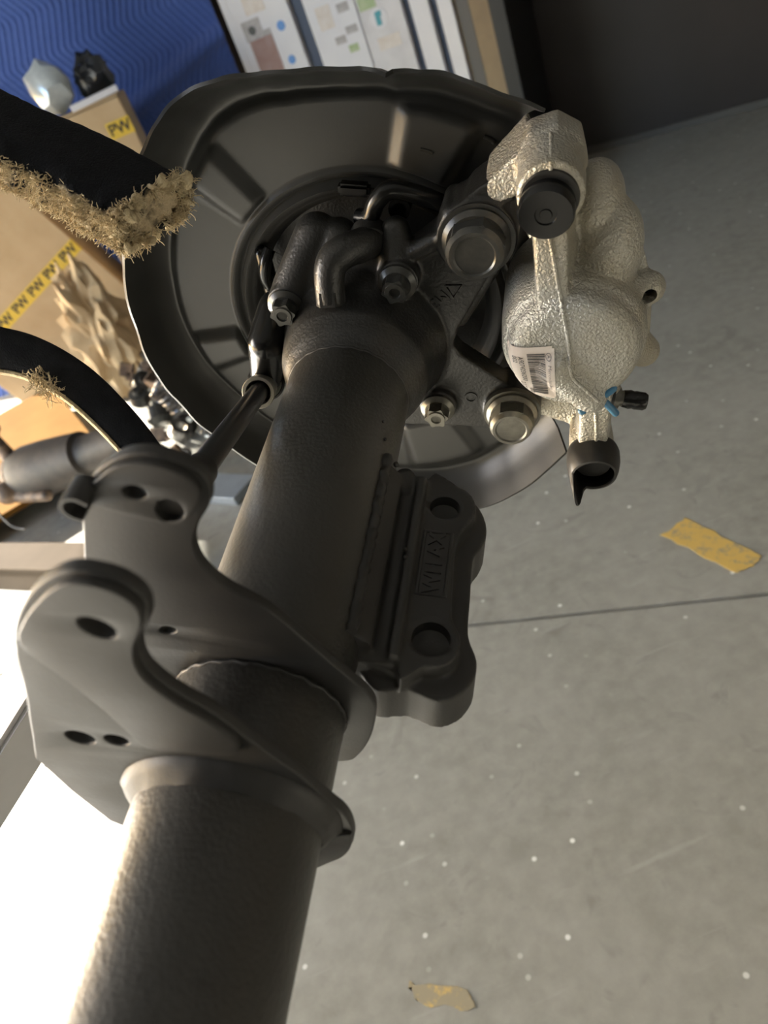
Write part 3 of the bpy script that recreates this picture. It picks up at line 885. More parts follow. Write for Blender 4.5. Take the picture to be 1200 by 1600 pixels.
# --- caliper
def caliper():
    bm = bmesh.new()
    PC = (.1470, .0450)
    a_lathe(bm, (*PC, 0), (0, 0, 1), [(.010, .047), (.060, .0475), (.080, .0465), (.085, .0450), (.0865, .0430), (.094, .0415), (.0985, .0385), (.1008, .0330), (.1020, .022), (.1024, 0)], 64)
    # strut from bore to upper pin
    a_hexa(bm, [(.1060, .128, .060), (.1330, .128, .060), (.1480, .070, .060), (.1180, .072, .060)],
               [(.1090, .126, .092), (.1290, .126, .092), (.1400, .064, .096), (.1210, .068, .094)])
    # upper guide-pin housing, eight-sided behind
    a_lathe(bm, (.1165, .1450, 0), (0, 0, 1), [(.020, .017), (.026, .0215), (.048, .0220), (.056, .0195), (.070, .0190)], 8)
    a_lathe(bm, (.1165, .1450, 0), (0, 0, 1), [(.040, .0195), (.092, .0190)], 32)
    # arm from the hub to the upper pin
    a_hexa(bm, [(.0800, .1200, .014), (.0790, .1330, .014), (.1000, .1600, .014), (.1150, .1400, .014)],
               [(.0800, .1160, .050), (.0780, .1270, .048), (.0990, .1520, .048), (.1100, .1280, .054)])
    # bridge over the disc: thick arc with two humps
    def arc_block(r0, r1, a0, a1, w0, w1, n=14, hump=0.0):
        A, B, C_, D = [], [], [], []
        for i in range(n + 1):
            t = math.radians(a0 + (a1 - a0) * i / n)
            rr = r1 + hump * math.sin(math.pi * i / n)
            A.append(bm.verts.new((r0 * math.cos(t), r0 * math.sin(t), w0))); B.append(bm.verts.new((rr * .90 * math.cos(t), rr * .90 * math.sin(t), w0)))
            C_.append(bm.verts.new((rr * math.cos(t), rr * math.sin(t), w1))); D.append(bm.verts.new((r0 * math.cos(t), r0 * math.sin(t), w1)))
        for i in range(n):
            for P, Q in ((A, B), (B, C_), (C_, D), (D, A)):
                bm.faces.new((P[i], P[i + 1], Q[i + 1], Q[i]))
        bm.faces.new((A[0], B[0], C_[0], D[0])); bm.faces.new((A[-1], D[-1], C_[-1], B[-1]))
    arc_block(.155, .194, 42, 10, -.045, .050, 14, .012)
    arc_block(.160, .200, 14, -9, -.045, .026, 10, .006)
    a_sphere(bm, (.160, .092, .050), (.022, .036, .026))
    a_sphere(bm, (.1480, .118, .036), (.018, .024, .030))
    # outboard pad wall of the caliper
    a_box(bm, (.140, .010, -.055), (.050, .090, .020))
    # ear with hole
    a_capsule(bm, (.168, .0610, .060), (.1905, .0715, .054), .0125, .0112)
    # lugs on the lower right
    a_capsule(bm, (.190, .020, .040), (.2050, .0060, .030), .0150, .0120)
    a_capsule(bm, (.185, .050, .040), (.1930, .0280, .036), .0140, .0110)
    a_capsule(bm, (.160, .020, .060), (.1830, -.0060, .070), .0140, .0085)
    # inlet lump on the end of the bore
    a_capsule(bm, (.1390, .0330, .0980), (.1640, .0125, .0950), .0110, .0125)
    a_sphere(bm, (.1380, .0360, .0985), (.0120, .0150, .0110))
    # lower guide-pin neck and housing
    a_hexa(bm, [(.1580, .012, .050), (.1860, .012, .050), (.1930, -.050, .050), (.1660, -.050, .050)],
               [(.1590, .006, .084), (.1800, .006, .084), (.1880, -.050, .082), (.1680, -.050, .082)])
    a_lathe(bm, (.1790, -.0560, 0), (0, 0, 1), [(.020, .014), (.060, .0165), (.078, .0165)], 32)
    a_hexa(bm, [(.118, -.030, .020), (.128, -.060, .020), (.170, -.062, .026), (.170, -.036, .026)], [(.118, -.030, .034), (.128, -.058, .034), (.170, -.060, .044), (.170, -.036, .044)])
    cut = bmesh.new(); a_cyl(cut, (.1905, .0715, .030), (.1905, .0715, .090), .0048, .0048, 20)
    me = melt(bm, .0016, 4, [cut])
    c = finish('brake_caliper', me, 'caliper', axle, 60)
    tag(c, 'silver cast brake caliper with a barcode label')
    b2 = bmesh.new(); b2.from_mesh(me)
    bvh = BVHTree.FromBMesh(b2)
    def drop(u_, v_, lift=.0004):
        h = bvh.ray_cast(Vector((u_, v_, .2)), Vector((0, 0, -1)))
        if h[0] is None: return Vector((u_, v_, .09))
        return h[0] + Vector((0, 0, lift))
    # parting line of the casting
    for line in ([(.1195, .121), (.1250, .105), (.1300, .090), (.1345, .078), (.1400, .062), (.1435, .050), (.1455, .040), (.1490, .033), (.1600, .0235), (.1680, .0165)], [(.1690, .000), (.1735, -.015), (.1775, -.032), (.1790, -.042)], [(.1135, .1640), (.1150, .1520), (.1160, .1455)]):
        pts = catmull([Vector((x, y, 0)) for x, y in line], 5, False)
        pts = [drop(p.x, p.y, .0) for p in pts]
        bm = bmesh.new(); a_sweep(bm, pts, .0013, 8)
        bm_obj('parting_line', bm, 'caliper', c, 60)
    # upper pin: rusty collar and black cap
    bm = bmesh.new()
    a_lathe(bm, (.1160, .1435, .0835), (0, 0, 1), [(0, .0168), (.008, .0168), (.010, .0160), (.010, .012)], 40)
    bm_obj('pin_collar', bm, 'rubber', c, 40)
    bm = bmesh.new()
    a_lathe(bm, (.1155, .1405, .0870), (-.05, -.12, 1), [(0, .0150), (.004, .0158), (.0135, .0160), (.0155, .0148), (.0155, .0062), (.0145, .0058), (.0145, .0036), (.0152, .0032), (.0152, 0)], 40)
    cp = bm_obj('guide_pin_cap', bm, 'gloss', c, 35)
    tag(cp, 'round glossy black cap')
    # lower pin: torn rubber boot
    bm = bmesh.new()
    n = 40; rows = []
    base = Vector((.1800, -.0570, .072)); ax = Vector((.03, -.10, 1)).normalized(); F = frame_from(ax, Vector((0, 1, 0)))
    for k, (d, r) in enumerate([(0, .0150), (.002, .0185), (.006, .0195), (.014, .0195), (.022, .0180), (.026, .0165), (.0265, .0150)]):
        row = []
        for i in range(n):
            t = 2 * math.pi * i / n
            loc = F @ Vector((math.cos(t), math.sin(t), 0))
            dd = d
            fl = max(0.0, loc.dot(Vector((-.78, -.62, 0)).normalized()) - .80) / .20     # torn flap side
            if k >= 4: dd += fl * .022 * (k - 3) / 3
            row.append(bm.verts.new(base + ax * dd + loc * r))
        rows.append(row)
    for a, b in zip(rows[:-1], rows[1:]):
        for i in range(n): bm.faces.new((a[i], a[(i + 1) % n], b[(i + 1) % n], b[i]))
    o = temp_obj(bm); s = o.modifiers.new('s', 'SOLIDIFY'); s.thickness = .0016; s.offset = -1
    bo = finish('guide_pin_boot', evaluated(o), 'rubber', c, 50)
    tag(bo, 'torn black rubber boot')
    bm = bmesh.new()
    a_lathe(bm, base, ax, [(.0, .012), (.014, .0135), (.017, .012), (.017, 0)], 28)
    bm_obj('guide_pin', bm, 'rubber', c, 40)
    # closed black plug that darkens the ear hole
    bm = bmesh.new(); a_cyl(bm, (.1905, .0715, .046), (.1905, .0715, .054), .0046, .0046, 20)
    bm_obj('ear_hole_plug', bm, 'plug_black', c, 40)
    # bleed screw
    bm = bmesh.new()
    p0 = Vector((.1855, -.0060, .072)); dd = Vector((1.0, -.02, .05)).normalized()
    a_lathe(bm, p0, dd, [(-.004, .0075), (.003, .0075), (.003, .0056), (.006, .0056)], 20)
    bl = bm_obj('bleed_screw', bm, 'bolt_zinc', c, 35)
    bm = bmesh.new(); a_lathe(bm, p0, dd, [(-.0035, .0090), (-.001, .0090), (-.001, .005)], 24)
    bm_obj('bleed_washer', bm, 'rubber', bl, 40)
    bm = bmesh.new(); a_lathe(bm, p0, dd, [(.0055, .0060), (.010, .0068), (.0125, .0062), (.014, .0066), (.020, .0064), (.022, .0052), (.022, 0)], 24)
    bm_obj('bleed_cap', bm, 'gloss', bl, 40)
    # blue transport clip
    bm = bmesh.new()
    a_capsule(bm, (.1600, .0040, .1020), (.1765, .0220, .0980), .0030, .0032)
    a_capsule(bm, (.1700, .0150, .0995), (.1825, .0030, .1000), .0026, .0026)
    me = melt(bm, .0008, 2)
    finish('blue_clip', me, 'blue_plastic', c, 180)
    # label with print
    P00, P10, P01, P11 = Vector((.1030, .0470)), Vector((.1330, .0545)), Vector((.1170, .0110)), Vector((.1415, .0115))
    def lab(x, y, lift):     # x 0..1 from left to right edge, y 0..1 from top to bottom
        a = P00.lerp(P10, x); b = P01.lerp(P11, x); p = a.lerp(b, y)
        return drop(p.x, p.y, lift)
    bm = bmesh.new(); G = 24; grid = []
    def inside(x, y):
        for cx_, cy_ in ((.08, .08), (.92, .08), (.08, .92), (.92, .92)):
            pass
        return x, y
    for j in range(G + 1):
        grid.append([bm.verts.new(lab(i / G, j / G, .0006)) for i in range(G + 1)])
    for j in range(G):
        for i in range(G):
            if (i in (0, G - 1)) and (j in (0, G - 1)): continue
            bm.faces.new((grid[j][i], grid[j][i + 1], grid[j + 1][i + 1], grid[j + 1][i]))
    for vv in [v for v in bm.verts if not v.link_faces]: bm.verts.remove(vv)
    lb = bm_obj('barcode_label', bm, 'label', c, 60)
    tag(lb, 'cream paper label with barcode and part number')
    def put(me_, x0, y0, x1, y1, name, mat):
        """flat mesh spanning its own x,y box; its x runs down the label, its y towards the left edge"""
        xs = [v.co.x for v in me_.vertices]; ys = [v.co.y for v in me_.vertices]
        ax_, bx_, ay_, by_ = min(xs), max(xs), min(ys), max(ys)
        for v in me_.vertices:
            tx = (v.co.x - ax_) / (bx_ - ax_); ty = (v.co.y - ay_) / (by_ - ay_)
            v.co = lab(x0 + (x1 - x0) * ty, y0 + (y1 - y0) * tx, .0010)
        return finish(name, me_, mat, lb)
    put(text_mesh('002', .01), .085, .17, .185, .30, 'printed_number', 'ink')
    put(text_mesh('A9074236200', .01), .215, .17, .33, .66, 'printed_number', 'ink')
    put(text_mesh('2377T1', .01), .145, .70, .255, .96, 'printed_number', 'ink')
    put(text_mesh('003', .01), .335, .82, .44, .96, 'printed_number', 'ink')
    put(text_mesh('Mercedes-Benz', .01), .86, .27, .93, .80, 'printed_name', 'ink_grey')
    random.seed(11)
    y = .12
    bar_i = 0
    bmb = bmesh.new()
    while y < .90:
        wd = random.choice((.006, .006, .011, .017)); gp = random.choice((.006, .006, .010, .014))
        q = [bmb.verts.new(lab(xx, yy, .0010)) for xx, yy in ((.42, y), (.55, y), (.68, y), (.80, y), (.80, y + wd), (.68, y + wd), (.55, y + wd), (.42, y + wd))]
        bmb.faces.new((q[0], q[1], q[6], q[7])); bmb.faces.new((q[1], q[2], q[5], q[6])); bmb.faces.new((q[2], q[3], q[4], q[5]))
        y += wd + gp
    bm_obj('barcode', bmb, 'ink', lb)
    bm = bmesh.new()
    ring = []
    for i in range(32):
        t = 2 * math.pi * i / 32
        ring.append((bm.verts.new(lab(.875 + .062 * math.cos(t), .165 + .055 * math.sin(t), .0010)), bm.verts.new(lab(.875 + .050 * math.cos(t), .165 + .044 * math.sin(t), .0010))))
    for i in range(32):
        a, b = ring[i], ring[(i + 1) % 32]; bm.faces.new((a[0], b[0], b[1], a[1]))
    for k in range(3):
        t = 2 * math.pi * k / 3
        ca = (.875 + .050 * math.cos(t), .165 + .044 * math.sin(t))
        s1 = (.875 + .010 * math.cos(t + 1.57), .165 + .010 * math.sin(t + 1.57)); s2 = (.875 - .010 * math.cos(t + 1.57), .165 - .010 * math.sin(t + 1.57))
        bm.faces.new([bm.verts.new(lab(*p_, .0010)) for p_ in (s1, ca, s2)])
    bm_obj('printed_emblem', bm, 'ink_grey', lb)
    b2.free()
caliper()

# ------------------------------------------------------------------ what holds the axle up (behind and beside the camera)
def axle_stand(w, label):
    p = AX @ Vector((0, 0, w))
    t = empty('axle_stand', Matrix.Translation((p.x, p.y, 0)))
    tag(t, label, 'stand')
    top = p.z - .0425 - .004
    def part(name, bm): return bm_obj(name, bm, 'stand', t, 30)
    part('base_plate', box_bm((.30, .30, .012), (0, 0, .006), None, .003))
    bm = bmesh.new(); a_cyl(bm, (0, 0, .012), (0, 0, top - .03), .024); part('post', bm)
    bm = bmesh.new()
    ax = (AX.to_3x3() @ Vector((0, 0, 1))).normalized(); side = ax.cross(Vector((0, 0, 1))).normalized()
    R = Matrix((side, ax, side.cross(ax))).transposed()
    a_box(bm, (0, 0, top - .022), (.11, .07, .016), R)
    for s in (-1, 1):
        a_box(bm, R @ Vector((s * .047, 0, 0)) + Vector((0, 0, top + .006)), (.014, .07, .055), R @ Matrix.Rotation(s * .5, 3, 'Y'))
    part('saddle', bm)
    for k in range(3):
        a = 2.1 * k + .4
        bm = bmesh.new(); a_cyl(bm, (math.cos(a) * .13, math.sin(a) * .13, .014), (math.cos(a) * .022, math.sin(a) * .022, .30), .010, .010, 12)
        part('brace', bm)
    return t
axle_stand(.72, 'steel stand under the axle tube nearest the camera')
axle_stand(1.32, 'steel stand under the far inboard end of the axle tube')

def prop_beam():
    a = Vector((-.2350, .4720, .8930)); b = Vector((-1.790, -.1385, .022))
    bm = bmesh.new()
    d = (b - a).normalized()
    # square section turned so that one corner faces the camera
    view = (Vector((0, 0, CAM_H)) - (a + b) / 2).normalized()
    h = (view - d * view.dot(d)).normalized(); s = d.cross(h)
    F = Matrix((s, h, d)).transposed()
    R = F @ Matrix.Rotation(math.radians(40), 3, 'Z')
    a_box(bm, (a + b) / 2, (.044, .044, (b - a).length), R)
    bmesh.ops.bevel(bm, geom=bm.edges[:], offset=.004, segments=2, affect='EDGES')
    o = bm_obj('prop_beam', bm, 'grey_steel', None, 30)
    tag(o, 'grey square steel bar propped behind the near bracket at the left edge', 'bar')
prop_beam()

# ------------------------------------------------------------------ carpet-wrapped rack arms at the left
def padded_rack():
    root = empty('padded_rack', Matrix.Translation((-1.02, .50, 0)))
    tag(root, 'black carpet wrapped rack arm with frayed cream fibre reaching over the shield', 'rack')
    inv = root.matrix_world.inverted()
    def W(p): return inv @ Vector(p)
    bm = bmesh.new(); a_box(bm, (0, 0, .01), (.4, .4, .02)); bm_obj('rack_base', bm, 'stand', root)
    bm = bmesh.new(); a_box(bm, (0, 0, .78), (.06, .06, 1.52)); bmesh.ops.bevel(bm, geom=bm.edges[:], offset=.005, segments=2, affect='EDGES')
    bm_obj('rack_post', bm, 'stand', root, 30)
    # padded arm: broad, flattened, dark on top, worn through to pale fibre below
    P = [W(p) for p in ((-1.02, .52, 1.50), (-.70, .60, 1.42), (-.40, .648, 1.318), (-.26, .655, 1.262), (-.1755, .6422, 1.2164), (-.1366, .6191, 1.1828), (-.1054, .6054, 1.154), (-.0814, .5935, 1.1279), (-.0640, .5860, 1.1085))]
    cam_p = W((0, 0, CAM_H))
    P = [p if i < 3 else cam_p + (p - cam_p) * (.97 - .09 * (i - 3) / 5) for i, p in enumerate(P)]
    pts = catmull(P, 14, False)
    n = 40; rings = []; wear = []
    bm = bmesh.new()
    for i, p in enumerate(pts):
        d = (pts[min(i + 1, len(pts) - 1)] - pts[max(i - 1, 0)]).normalized()
        up_ = Vector((.30, -.30, .90))
        side = up_.cross(d).normalized()          # towards the near, lower side of the strip
        x = side; y = d.cross(x).normalized()
        row = []
        f = i / (len(pts) - 1)
        for k in range(n):
            t = 2 * math.pi * k / n
            cx_, sx_ = math.cos(t), math.sin(t)
            hx = .033 * math.copysign(abs(cx_) ** .55, cx_); hy = .016 * math.copysign(abs(sx_) ** .7, sx_)
            q = p + x * hx + y * hy
            low = (0.5 + 0.5 * (x * cx_).dot(Vector((-.45, -.62, -.64))))
            nz = noise.noise(q * 55) * .5 + noise.noise(q * 140) * .5
            wv = sstep(.60, 1.0, low) * .72
            q += (x * cx_ + y * sx_) * nz * .006 * (0.2 + 1.6 * wv)
            row.append(bm.verts.new(q)); wear.append(wv + .40 * sstep(.965, 1.0, f))
        rings.append(row)
    for a, b in zip(rings[:-1], rings[1:]):
        for k in range(n): bm.faces.new((a[k], a[(k + 1) % n], b[(k + 1) % n], b[k]))
    bm.faces.new(rings[0][::-1])
    endc = sum((v.co for v in rings[-1]), Vector()) / n
    bm.verts.index_update()
    # ragged open end
    inner = [bm.verts.new(endc + (v.co - endc) * .55 + Vector((noise.noise(v.co * 300), noise.noise(v.co * 260), noise.noise(v.co * 280))) * .006) for v in rings[-1]]
    for k in range(n): bm.faces.new((rings[-1][k], rings[-1][(k + 1) % n], inner[(k + 1) % n], inner[k]))
    bm.faces.new(inner); wear += [.7] * n
    bm.normal_update(); bmesh.ops.recalc_face_normals(bm, faces=bm.faces)
    me = bpy.data.meshes.new('padded_arm'); bm.to_mesh(me)
    at = me.attributes.new('wear', 'FLOAT', 'POINT')
    for i, v in enumerate(wear): at.data[i].value = v
    arm = finish('padded_arm', me, 'carpet', root, 180)
    # frayed fibres along the lower edge and round the end
    fb = bmesh.new(); rnd = random.Random(5)
    def strand(p, d, L, r):
        q = [p]; dd = d.copy()
        for s_ in range(5):
            dd = (dd + Vector((rnd.uniform(-1, 1), rnd.uniform(-1, 1), rnd.uniform(-1, 1))) * .75).normalized()
            q.append(q[-1] + dd * L / 5)
        a_sweep(fb, q, lambda t: r * (1 - .6 * t), 4)
    for i, row in enumerate(rings):
        f = i / (len(rings) - 1)
        if f < .45: continue
        for k in range(n):
            wv = wear[i * n + k]
            if wv > .44:
                v = row[k].co
                out = (v - pts[i]).normalized()
                for _ in range(9 if f < .985 else 16):
                    strand(v - out * .002 + Vector((rnd.uniform(-1, 1), rnd.uniform(-1, 1), rnd.uniform(-1, 1))) * .002, (out + Vector((0, 0, -.3))).normalized(), rnd.uniform(.003, .008), .00042)
    dend = (pts[-1] - pts[-4]).normalized()
    for k in range(n):
        for _ in range(26):
            v = rings[-1][k].co.lerp(endc, rnd.uniform(0, .35))
            strand(v, (dend + (v - endc).normalized() * .6).normalized(), rnd.uniform(.004, .012), .00045)
    end_ring = [v.co.copy() for v in rings[-1]]
    bm.free()
    tag(bm_obj('frayed_fibre', fb, 'fibre', arm, 180, recalc=False), 'frayed cream fibres', kind='stuff')
    # torn pad edge: pale lumps at the end
    bm = bmesh.new()
    for k in range(26):
        t = -0.9 + 2.9 * k / 25
        base = endc + (end_ring[int((k * n / 26 + 3) % n)] - endc) * rnd.uniform(.78, 1.0)
        bmesh.ops.create_icosphere(bm, subdivisions=2, radius=rnd.uniform(.0020, .0042), matrix=Matrix.Translation(base + dend * rnd.uniform(-.002, .006)))
    for v in bm.verts: v.co += Vector((noise.noise(v.co * 200), noise.noise(v.co * 210 + Vector((3, 0, 0))), noise.noise(v.co * 190 + Vector((0, 5, 0))))) * .004
    bm_obj('torn_padding', bm, 'fibre', arm, 180)
    # the second strip hangs in a curve below
    S = [W(p) for p in ((-1.02, .48, 1.22), (-.70, .52, 1.205), (-.42, .548, 1.16), (-.2298, .5386, 1.1009), (-.1865, .5240, 1.0797), (-.1664, .5146, 1.0661), (-.1493, .5014, 1.0468), (-.1378, .4869, 1.0257), (-.1290, .4700, 1.0082), (-.1240, .4560, .9960))]
    sp = catmull(S, 8, False)
    bm = bmesh.new(); rr = []
    sec = [(math.copysign(abs(math.cos(2 * math.pi * k / 20)) ** .5, math.cos(2 * math.pi * k / 20)) * 1.0, math.copysign(abs(math.sin(2 * math.pi * k / 20)) ** .6, math.sin(2 * math.pi * k / 20)) * .42) for k in range(20)]
    def band(path, half, sec, name, mat, shift=0.0, par=root):
        bm = bmesh.new(); rr = []
        for i, p in enumerate(path):
            d = (path[min(i + 1, len(path) - 1)] - path[max(i - 1, 0)]).normalized()
            view = (cam_p - p).normalized()
            x = d.cross(view).normalized()
            if x.z > 0: x = -x                    # x points to the lower edge
            y = d.cross(x).normalized()
            h = half * (1 - .35 * i / (len(path) - 1))
            rr.append([bm.verts.new(p + x * (sx_ * h + shift * h) + y * (sy_ * h)) for sx_, sy_ in sec])
        m = len(sec)
        for a, b in zip(rr[:-1], rr[1:]):
            for k in range(m): bm.faces.new((a[k], a[(k + 1) % m], b[(k + 1) % m], b[k]))
        bm.faces.new(rr[0][::-1]); bm.faces.new(rr[-1])
        return bm_obj(name, bm, mat, par, 50)
    st = band(sp, .0165, sec, 'hanging_strip', 'felt')
    cs = [(math.cos(2 * math.pi * k / 10) * .16, math.sin(2 * math.pi * k / 10) * .40) for k in range(10)]
    band(sp, .0165, cs, 'lit_strip_edge', 'fibre', 1.02, st)  # cream backing edge, also painting in the sunlit lower edge
    fb = bmesh.new()
    for c_ in ((-.1690, .4985, 1.0600), (-.1640, .4950, 1.0540), (-.2500, .5230, 1.0920)):
        for _ in range(60):
            strand(W(c_) + Vector((rnd.gauss(0, .0035), rnd.gauss(0, .0035), rnd.gauss(0, .0035))), Vector((rnd.uniform(-.6, .2), rnd.uniform(-.6, .2), -1)).normalized(), rnd.uniform(.004, .011), .0004)
    tag(bm_obj('frayed_fibre', fb, 'fibre', st, 180, recalc=False), 'frayed cream fibres', kind='stuff')
padded_rack()

# ------------------------------------------------------------------ floor tape
def floor_tape(pts, label, seed, mat='floor_tape'):
    rnd = random.Random(seed)
    c = sum((Vector((x, y, 0)) for x, y in pts), Vector()) / len(pts)
    out = []
    n = len(pts)
    for i in range(n):
        a, b = Vector((*pts[i], 0)), Vector((*pts[(i + 1) % n], 0))
        k = 8
        for j in range(k):
            p = a.lerp(b, j / k)
            out.append((p.x - c.x + rnd.uniform(-.0035, .0035), p.y - c.y + rnd.uniform(-.0035, .0035)))
    bm = bmesh.new()
    a_hexa(bm, [(x, y, 0) for x, y in out], [(x, y, .0006) for x, y in out])
    bmesh.ops.triangulate(bm, faces=bm.faces[:])
    o = bm_obj('floor_tape', bm, mat); o.location = (c.x, c.y, .0002)
    tag(o, label, 'tape', 'yellow floor tape remnants')
floor_tape([(.610, 1.250), (.540, 1.230), (.600, 1.050), (.635, 1.045), (.665, 1.060)], 'worn yellow tape patch on the floor right of the caliper boot', 1)
floor_tape([(-.250, .575), (-.245, .545), (-.165, .505), (-.170, .535)], 'faint yellow tape remnant on the floor at the bottom edge', 2, 'floor_tape_faint')

# ------------------------------------------------------------------ against the back wall: cartons in a row
def local(o_along, off, z): return wall_pt(o_along, off, z)
def card_on(par, bmat, along0, along1, z0, z1, off, name, thick=.002, shape='rect'):
    bm = bmesh.new()
    cx_, cz_ = (along0 + along1) / 2, (z0 + z1) / 2
    if shape == 'rect':
        a_box(bm, (0, 0, 0), (along1 - along0, thick, z1 - z0))
    else:
        a_lathe(bm, (0, -thick / 2, 0), (0, 1, 0), [(0, (along1 - along0) / 2), (thick, (along1 - along0) / 2)], 24)
    o = bm_obj(name, bm, bmat, par)
    o.location = (cx_, -off, cz_)
    return o
def carton(al0, al1, off, depth, z0, z1, mat, label, name='product_carton', cat='box', group=None, bev=.004):
    c = wall_pt((al0 + al1) / 2, off, z0)
    r = empty(name, Matrix.Translation(c) @ ROTW.to_4x4())
    tag(r, label, cat, group)
    bm = box_bm((al1 - al0, depth, z1 - z0), (0, depth / 2, (z1 - z0) / 2), None, bev)
    bm_obj('carton_body', bm, mat, r)
    bm = bmesh.new(); a_box(bm, (0, depth / 2, z1 - z0 + .0008), (al1 - al0 - .01, .05, .0012)); bm_obj('top_seam_tape', bm, 'cardboard', r)
    return r
F = .001
b1 = carton(-1.427, -1.113, .60, .34, 0, 1.62, 'white_card', 'white printed carton with brown photo and blue dots beside the blue blanket')
# prints sit on the face (x from the centre of the carton, z above the floor)
w_ = .157
card_on(b1, 'p_grey', -.095, .000, 1.035, 1.115, F, 'printed_photo'); card_on(b1, 'p_brown', -.085, .035, .84, 1.036, F, 'printed_photo')
card_on(b1, 'bolt_dark', -.068, -.032, 1.055, 1.091, F + .002, 'printed_spot', shape='disc')
card_on(b1, 'p_grey', .000, .036, .99, 1.060, F, 'printed_photo')
card_on(b1, 'p_tan', -.05, .05, 1.13, 1.24, F, 'printed_photo')
card_on(b1, 'p_blue', .072, .112, 1.030, 1.070, F, 'printed_dot', shape='disc'); card_on(b1, 'p_blue', .068, .104, .895, .931, F, 'printed_dot', shape='disc')
card_on(b1, 'white_card', -.157, -.125, .02, 1.60, F, 'pale_edge')
tag(bm_obj('gap_strip', box_bm((.060, .30, 1.60), wall_pt(-1.080, .60 - .18, .80), ROTW, .003), 'gap_navy'), 'narrow navy strip filling the dark gap between the two white cartons', 'board')  # solid navy strips put the dark gaps between cartons into colour
b2 = carton(-1.047, -.818, .60, .34, 0, 1.60, 'white_card', 'white carton with grey lettering blocks right of the navy strip')
for (x0, x1, z0, z1, m_) in ((.030, .085, 1.01, 1.045, 'p_grey'), (-.02, .03, .90, .93, 'p_grey'), (.04, .095, .925, .955, 'p_grey'), (-.07, .00, .97, 1.06, 'p_tan'), (.03, .075, .855, .885, 'p_green')):
    card_on(b2, m_, x0, x1, z0, z1, F, 'printed_block')
b3 = carton(-.814, -.621, .60, .34, 0, 1.58, 'grey_card', 'pale carton with green patch and teal spray bottle picture')
card_on(b3, 'p_green', -.088, -.010, .985, 1.13, F, 'printed_patch')
card_on(b3, 'white_card', -.055, .025, .900, .980, F + .002, 'printed_ring', shape='disc')
card_on(b3, 'p_teal', -.028, -.006, .915, .965, F + .004, 'printed_bottle'); card_on(b3, 'p_teal', -.022, .002, .948, .968, F + .005, 'printed_bottle')
card_on(b3, 'p_tan', -.05, .055, .82, .87, F, 'printed_block')
tag(bm_obj('gap_strip', box_bm((.030, .30, 1.60), wall_pt(-.605, .60 - .18, .80), ROTW, .003), 'gap_navy'), 'thin dark strip right of the carton with teal picture', 'board')
carton(-.588, -.508, .60, .34, 0, 1.58, 'white_card', 'plain white narrow carton, wider of the two slim ones')
tag(bm_obj('gap_strip', box_bm((.030, .30, 1.60), wall_pt(-.491, .60 - .18, .80), ROTW, .003), 'gap_navy'), 'thin dark strip between the two slim white cartons', 'board')
carton(-.474, -.412, .60, .34, 0, 1.58, 'white_card', 'plain white slimmest carton next to brown cardboard')
bk = carton(-.409, -.268, .58, .32, 0, 1.56, 'cardboard_dark', 'brown cardboard carton beside the black post', 'brown_carton')
card_on(bk, 'wood_trim', -.062, -.012, .20, 1.50, F, 'dark_band')  # darker band down the left of the carton face
tag(bm_obj('trim_1', box_bm((.065, .62, 3.2), wall_pt(-.232, .31, 1.6), ROTW, .004), 'black_frame'), 'black upright post at the end of the dark wall', kind='structure')

# ------------------------------------------------------------------ blue moving blanket draped over a tall stack
def blanket():
    bm = bmesh.new()
    X0, X1, Z0, Z1 = -1.75, .205, .002, 1.95
    nx, nz = 440, 150
    rows = []
    for j in range(nz + 1):
        row = []
        for i in range(nx + 1):
            fx, fz = i / nx, j / nz
            x = X0 + (X1 - X0) * fx; z = Z0 + (Z1 - Z0) * fz
            y = 4.20 + .10 * (fx - 1) * -.6
            y += .035 * math.sin(x * 5.0 + .8 * z) * (1 - .5 * fz) + .03 * noise.noise(Vector((x * 2.2, z * 1.6, 1)))
            fold = math.exp(-((z - (.92 + .28 * (x + .5))) / .035) ** 2)
            y -= .045 * fold
            # zig-zag quilt ridges
            zz = abs(((z * 3.1) % 1.0) - .5) * 2
            ph = (x + .085 * zz + .02 * math.sin(z * 4)) / .030
            y -= .008 * (0.5 + .5 * math.sin(ph * 2 * math.pi))
            row.append(bm.verts.new((x, y, z)))
        rows.append(row)
    for a, b in zip(rows[:-1], rows[1:]):
        for i in range(nx): bm.faces.new((a[i], a[i + 1], b[i + 1], b[i]))
    o = temp_obj(bm); s = o.modifiers.new('s', 'SOLIDIFY'); s.thickness = .006
    o = finish('moving_blanket', evaluated(o), 'blanket', None, 180)
    tag(o, 'blue quilted moving blanket hanging behind the taped cartons', 'blanket')
blanket()
st = empty('stacked_crate', Matrix.Translation((-.84, 4.64, 0)))
tag(st, 'tall crate hidden under the blue blanket', 'crate')
bm_obj('crate_body', box_bm((1.75, .42, 1.90), (0, .05, .95), None, .01), 'cardboard_dark', st)
bm_obj('crate_lid', box_bm((1.77, .44, .03), (0, .05, 1.915), None, .004), 'cardboard', st)

